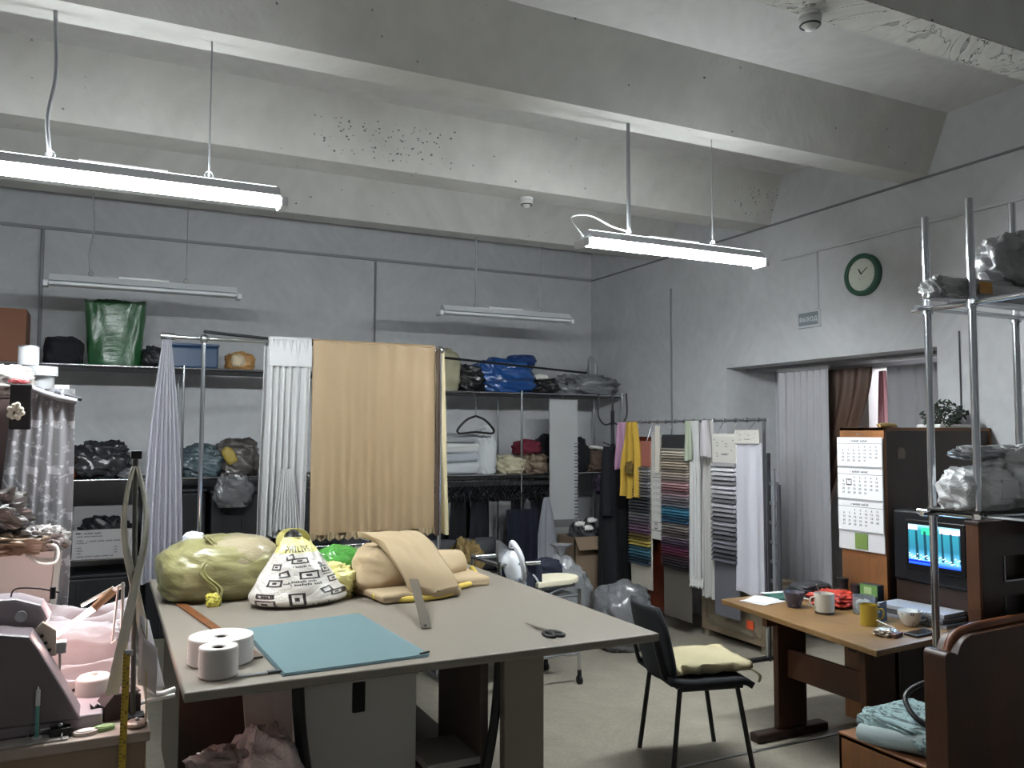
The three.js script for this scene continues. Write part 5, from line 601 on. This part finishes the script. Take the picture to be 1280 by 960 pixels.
{ const t = thing('tool_tray', 'white tool tray with sewing feet on the sewing table', 'tray', [-0.2, ST, -3.15]); mesh('tray', [rb(-0.1, 0.12, 0, 0.006, -0.04, 0.03, 0.002)], S('#b9b3ae', 0.5), t); for (let i = 0; i < 3; i++) mesh('rim', [bb(-0.1 + i * 0.1, -0.097 + i * 0.1, 0.006, 0.016, -0.04, 0.03)], S('#a9a39e', 0.5), t); }
{ const t = thing('bobbin_case', 'small black bobbin box beside the pen', 'box', [-0.105, ST, -3.17], 0.1); mesh('box', [rb(-0.032, 0.032, 0, 0.03, -0.02, 0.02, 0.003)], blackP, t); mesh('lever', [bar([-0.03, 0.03, 0.0], [-0.06, 0.034, 0.01], 0.004), ball(0.008, 0.0, 0.036, 0)], steel, t); }
{ const t = thing('presser_clip', 'small black plastic clip standing before the thread spool', 'clip', [-0.005, ST, -3.27], 0.2); mesh('clip', [prism([[-0.012, 0], [0.014, 0], [0.012, 0.035], [0.02, 0.05], [0.008, 0.06], [-0.004, 0.05], [-0.016, 0.066], [-0.01, 0.03]], 0.012, 0.002)], blackP, t); mesh('spring', [bar([0, 0.03, -0.004], [0, 0.03, 0.018], 0.005)], steel, t); }
{ const t = thing('tailor_chalk', 'oval white tailor chalk beside the green chalk', 'chalk', [-0.03, ST, -3.155], 0.1); mesh('disc', [cyl(0.03, 0.012, 0, 24).scale(1.25, 1, 0.8)], S('#d9c9c2', 0.8), t); mesh('worn_edge', [cyl(0.024, 0.003, 0.012, 24).scale(1.2, 1, 0.75)], S('#e0d4ce', 0.85), t); }
{ const t = thing('tailor_chalk', 'oval green tailor chalk overlapping the black box', 'chalk', [0.025, ST, -3.175], 0.2); mesh('disc', [cyl(0.028, 0.012, 0, 24).scale(1.25, 1, 0.8)], S('#8fae74', 0.8), t); mesh('worn_edge', [cyl(0.022, 0.003, 0.012, 24).scale(1.2, 1, 0.75)], S('#a9c08d', 0.85), t); }
{ const t = thing('fabric_plinth', 'dark angular box behind the measuring tape', 'box', [0.075, ST, -3.31], 0.25); mesh('body', [prism([[-0.06, 0], [0.055, 0], [0.055, 0.07], [-0.03, 0.085], [-0.06, 0.05]], 0.09, 0.003).translate(0, 0, -0.05)], S('#3b3030', 0.6), t); mesh('lid', [bb(-0.03, 0.056, 0.083, 0.087, -0.05, 0.04)], S('#4a3c3a', 0.6), t); }
{ const t = thing('steel_cup', 'round metal lid lying at the table corner', 'lid', [0.125, ST, -3.16]); mesh('lid', [lathe([[0, 0.0], [0.03, 0.0], [0.034, 0.01], [0.03, 0.02], [0, 0.022]], 24)], S('#b9a79c', 0.3, { metalness: 0.7 }), t); mesh('button', [ball(0.008, 0, 0.024, 0)], steel, t); }
{ // heaped white fabric behind the machine
  const t = thing('worked_fabric', 'white striped fabric heaped behind the glowing lamp', 'fabric', [0, ST, -3.81]); const m = cloth('#a8a2a4');
  mesh('upper_folds', [slab((u, v) => [lerp(-0.42, 0.13, u), 0.28 - 0.26 * v + 0.016 * Math.sin(v * 44 + 3 * Math.sin(u * 7)) + 0.02 * nz(u * 6, v * 5, 2), -0.14 + 0.28 * v + 0.008 * Math.sin(v * 46 + 4 * u)], 50, 50, 0.006, 0.6, 0.4)], m, t); mesh('under_heap', [blob({ rx: 0.28, ry: 0.24, rz: 0.12, seed: 3, amp: 0.1, crease: 0.1, p: 0.6 }).translate(-0.15, 0, -0.04)], m, t); }
single('table_cable', 'thin grey cable running across the sewing table', 'cable', [pipe([[-0.15, ST + 0.004, -3.58], [-0.06, ST + 0.004, -3.57], [0.02, ST + 0.004, -3.545], [0.1, ST + 0.004, -3.54], [0.15, ST + 0.004, -3.53]], 0.004, 30, 6)], S('#8b8688', 0.6));
{ const t = thing('ribbon_stand', 'thin dark pole with cream ribbons at the sewing table corner', 'stand', [0.12, 0, -3.24]);
  mesh('pole', [bar([-0.005, ST, 0], [-0.02, 1.66, 0], 0.009)], S('#4b4a45', 0.5), t); mesh('cap', [rb(-0.035, -0.0, 1.655, 1.685, -0.014, 0.014, 0.004)], blackP, t); mesh('base', [rb(-0.03, 0.03, ST, ST + 0.02, -0.03, 0.03, 0.004)], darkMetal, t);
  for (const s of [-1, 1]) mesh('ribbon', [slab((u, v) => { const x = s * (0.006 + 0.03 * Math.sin(Math.PI * clamp(v / 0.5)) * (v < 0.5 ? 1 : 0)) + (v > 0.5 ? -s * 0.075 * (v - 0.5) / 0.5 : 0) - 0.02 + 0.015 * v; return [x + (u - 0.5) * (0.012 + 0.03 * v), 1.63 - v * 0.78, 0.014 + s * 0.004 + 0.006 * Math.sin(v * 7 + u * 3)]; }, 4, 30, 0.002)], cloth('#d6d2c4'), t);
  mesh('thread_strand', [bar([0.035, 0.35, 0.15], [0.03, 1.1, 0.04], 0.0025, 6)], S('#b9a27c', 0.8), t); }
{ const tp = canvasTex(64, 1024, (x) => { x.fillStyle = '#b99a2c'; x.fillRect(0, 0, 64, 1024); x.fillStyle = '#2c2618'; for (let i = 0; i < 64; i++) { x.fillRect(0, i * 16, i % 2 ? 18 : 30, 3); if (i % 4 === 0) { x.font = 'bold 22px sans-serif'; x.fillText(String(60 - i / 4 - 20), 32, i * 16 + 24); } } });
  const t = thing('measuring_tape', 'yellow measuring tape hanging over the sewing table edge', 'tape', [0.08, 0, -3.085]); mesh('tape', [slab((u, v) => [(u - 0.5) * 0.022 + 0.012 * (1 - v) - 0.005, 1.02 - v * 0.75, 0.004 * Math.sin(v * 5) - 0.03 * Math.pow(1 - v, 2)], 2, 24, 0.0012)], S('#ffffff', 0.6, { map: tp }), t); mesh('end_clip', [rb(0.0, 0.026, 1.0, 1.02, -0.036, -0.028, 0.002)], steel, t); }
{ const pp = canvasTex(128, 160, (x) => { x.fillStyle = '#c8c6c8'; x.fillRect(0, 0, 128, 160); x.strokeStyle = '#6f6a6c'; x.lineWidth = 7; x.beginPath(); x.moveTo(20, 20); x.lineTo(60, 50); x.lineTo(24, 70); x.stroke(); x.fillStyle = '#8a8688'; for (let i = 0; i < 8; i++) x.fillRect((i * 29) % 110, 80 + (i * 17) % 70, 5, 4); });
  const t = thing('pattern_paper', 'dotted white pattern paper pinned to the ribbon stand', 'paper', [0.165, 0, -3.2]); mesh('sheet', [slab((u, v) => [-0.04 + 0.09 * u * (0.35 + 0.65 * v), 1.12 - 0.24 * v - 0.03 * u, 0.012 * Math.sin(u * 4) - 0.02 * u], 8, 10, 0.002)], S('#ffffff', 0.85, { map: pp }), t); mesh('corner_flap', [slab((u, v) => [-0.03 + 0.05 * u, 1.05 - 0.16 * v - 0.05 * u, 0.02 + 0.01 * Math.sin(v * 4)], 6, 8, 0.002)], S('#bdb8ba', 0.85), t); }
single('white_bracket', 'white bent metal bracket between the two tables', 'bracket', [pipe([[0.17, 0.92, -3.3], [0.18, 0.86, -3.3], [0.165, 0.825, -3.3], [0.2, 0.81, -3.3], [0.255, 0.815, -3.32]], 0.01, 30, 8), pipe([[0.12, ST + 0.03, -3.3], [0.16, 0.79, -3.3], [0.255, 0.8, -3.3]], 0.008, 20, 8)], whiteP);
// paper carrier bag and clutter behind the machine
{ const bt2 = canvasTex(256, 256, (x) => { x.fillStyle = '#d2ccc6'; x.fillRect(0, 0, 256, 256); x.fillStyle = '#5f5a57'; scrawl(x, 140, 190, 90, 12); });
  const t = thing('paper_carrier_bag', 'cream paper carrier bag with rope handles behind the machine', 'bag', [-0.325, 0.98, -4.1], -0.12);
  mesh('front_face', [slab((u, v) => [lerp(-0.2, 0.165 - 0.02 * v, u), 0.27 * (1 - v), 0.07 + 0.01 * Math.sin(u * 5)], 10, 8, 0.003, 1, 1)], S('#ffffff', 0.8, { map: bt2 }), t); mesh('back_face', [slab((u, v) => [lerp(-0.2, 0.165 - 0.02 * v, u), 0.28 * (1 - v), -0.07], 6, 6, 0.003)], S('#c3bdb6', 0.8), t); mesh('side_gusset', [slab((u, v) => [0.165 - 0.02 * v - 0.03 * Math.sin(Math.PI * u), 0.275 * (1 - v), lerp(0.07, -0.07, u)], 8, 6, 0.003)], S('#b9b3ac', 0.8), t); mesh('side_gusset', [slab((u, v) => [-0.2 + 0.03 * Math.sin(Math.PI * u), 0.275 * (1 - v), lerp(0.07, -0.07, u)], 8, 6, 0.003)], S('#b9b3ac', 0.8), t); mesh('bottom', [bb(-0.2, 0.15, 0, 0.003, -0.07, 0.07)], S('#b9b3ac', 0.8), t);
  mesh('rope_handle', [pipe([[0.06, 0.255, 0.075], [0.12, 0.225, 0.11], [0.17, 0.23, 0.1], [0.165, 0.29, 0.07], [0.13, 0.3, 0.06]], 0.006, 30, 8)], S('#d9d6d0', 0.7), t); mesh('rope_handle', [pipe([[0.02, 0.27, -0.07], [0.1, 0.3, -0.05], [0.15, 0.29, 0.0]], 0.006, 20, 8)], S('#d9d6d0', 0.7), t); }
{ const t = thing('side_stool', 'dark stool carrying the paper carrier bag', 'stool', [-0.34, 0, -4.21]); mesh('seat', [rb(-0.2, 0.2, 0.95, 0.98, -0.02, 0.22, 0.006)], woodDM, t); for (const [x, z] of [[-0.17, 0.0], [0.17, 0.0], [-0.17, 0.2], [0.17, 0.2]]) mesh('leg', [bar([x, 0, z], [x, 0.95, z], 0.014)], darkMetal, t); }
bagThing('brown_wrapping', 'crumpled brown paper and clear film on top of the carrier bag', 'wrapping', [-0.38, 1.24, -4.1], { rx: 0.2, ry: 0.1, rz: 0.1, seed: 27, amp: 0.3, crease: 0.5 }, plastic('#8a7560', 0.35), 0, (t) => mesh('clear_film', [blob({ rx: 0.09, ry: 0.12, rz: 0.07, seed: 4, amp: 0.25, crease: 0.4 }).translate(0.15, 0.0, 0)], clearBag('#b3adaa', 0.5), t));
bagThing('clear_film_heap', 'heap of clear crinkled film above the brown wrapping', 'film', [-0.46, 1.33, -4.12], { rx: 0.16, ry: 0.2, rz: 0.1, seed: 29, amp: 0.3, crease: 0.5 }, clearBag('#5f5a58', 0.3));
// lace curtain on its rack
{ const lt = dataTex(512, (u, v) => { const a = per(u, v, 26, 3), b = per(u, v, 60, 7), band = Math.sin(v * 2 * Math.PI * 4); const f = (a > 0.14 && b > -0.02) || (band > 0.86 && Math.sin(u * 2 * Math.PI * 9 + 3 * a) > 0.1); const k = f ? 0.98 : 0.72; return [k, k, k * 1.01]; }, true, 1.2);
  const t = thing('lace_curtain', 'grey lace curtain with white floral pattern hung beside the shelves', 'curtain', [-0.25, 1.95, -4.3]); mesh('lace', [hang({ w: 0.3, h: 1.05, n: 5, amp: 0.02, seed: 4, gather: 0.2, t: 0.002, nu: 90 }).rotateZ(-0.03)], new THREE.MeshPhysicalMaterial({ color: '#d2d1d3', map: lt, roughness: 0.95, transmission: 0.25, thickness: 0 }), t);
  mesh('gathered_top', [pipe([[-0.14, 0.06, 0.01], [-0.06, 0.0, 0.015], [0.04, -0.04, 0.01], [0.13, -0.06, 0.005]], 0.014, 30, 8)], cloth('#8f8e90'), t); }
{ const t = thing('lace_rack', 'dark wooden rack holding the lace curtain', 'rack', [-0.36, 0, -4.46]); mesh('upright', [rb(-0.3, -0.02, 0, 1.93, -0.03, 0.03, 0.005)], S('#3a2b28', 0.6), t); mesh('crossbar', [bar([-0.1, 1.99, 0.14], [0.26, 1.9, 0.16], 0.01)], darkMetal, t); mesh('arm', [bar([-0.1, 1.9, 0.0], [-0.1, 1.99, 0.15], 0.012)], darkMetal, t); mesh('shelf', [rb(-0.4, 0.2, 1.895, 1.91, -0.25, 0.03, 0.004)], S('#4a3a34', 0.6), t); mesh('rear_upright', [rb(-0.02, 0.02, 0, 1.9, -0.24, -0.2, 0.004)], S('#3a2b28', 0.6), t); }
{ const t = thing('flower_brooch', 'black fabric strap with a white flower brooch', 'brooch', [-0.325, 1.76, -4.02]); mesh('strap', [rb(-0.035, 0.045, 0.0, 0.19, -0.012, 0.0, 0.006)], cloth('#211f20'), t); const f = []; for (let i = 0; i < 14; i++) { const a = i * 2.4, r = 0.008 + 0.018 * Math.sqrt(i / 14); f.push(new THREE.SphereGeometry(0.011, 8, 6).scale(1, 1, 0.5).translate(-0.012 + Math.cos(a) * r, 0.075 + Math.sin(a) * r * 1.25, 0.008)); } mesh('flower', f, S('#d8d2bf', 0.6), t); mesh('hanging_cord', [bar([0.0, 0.19, -0.006], [-0.12, 0.17, -0.38], 0.003, 6)], blackP, t); }
// containers on top of the lace rack and shelf behind
{ const t = thing('paint_can', 'white can with a blue patch on the stacked containers', 'can', [-0.34, 2.07, -4.6]); mesh('can', [cyl(0.045, 0.09, 0, 28)], S('#a3a4a6', 0.4), t); mesh('blue_patch', [new THREE.CylinderGeometry(0.0458, 0.0458, 0.055, 20, 1, true, 2.6, 1.7).translate(0, 0.03, 0)], S('#2f6d9c', 0.4, { side: THREE.DoubleSide }), t); mesh('rim', [new THREE.TorusGeometry(0.045, 0.003, 6, 28).rotateX(Math.PI / 2).translate(0, 0.09, 0)], steel, t); }
{ const t = thing('plastic_tub', 'white round plastic tub with a wide lid below the can', 'tub', [-0.285, 1.91, -4.6]); mesh('tub', [cyl(0.05, 0.11, 0, 28, 0.06)], S('#97999b', 0.45), t); mesh('lid', [cyl(0.072, 0.045, 0.11, 32)], S('#a5a7a9', 0.4), t); }
{ const t = thing('white_carton', 'small white carton leaning beside the round tub', 'carton', [-0.19, 1.91, -4.5]); mesh('box', [rb(-0.03, 0.03, 0, 0.06, -0.03, 0.03, 0.003)], whiteP, t); mesh('flap', [bb(-0.03, 0.03, 0.06, 0.063, -0.03, 0.02)], S('#d0d0d0', 0.7), t); }
bagThing('striped_bag', 'white and red striped carrier bag over the lace rack', 'bag', [-0.43, 1.91, -4.3], { rx: 0.14, ry: 0.15, rz: 0.07, seed: 36, amp: 0.15, crease: 0.25 }, plastic('#b5aeaa', 0.35), 0, (t) => mesh('red_stripe', [blob({ rx: 0.04, ry: 0.03, rz: 0.02, seed: 3, amp: 0.2 }).translate(0.08, 0.05, 0.06)], plastic('#c0464a', 0.4), t));
{ const t = thing('brown_carton', 'tall brown cardboard carton on the top shelf beside the black bundle', 'carton', [-0.8, 2.31, -7.98]); mesh('body', [rb(-0.22, 0.2, 0, 0.44, -0.2, 0.2, 0.004)], S('#8a5f4a', 0.8), t); mesh('tape_strip', [bb(-0.03, 0.02, 0.4395, 0.4415, -0.2, 0.2)], S('#a58a6c', 0.4), t); }
renderer.render(scene, camera);
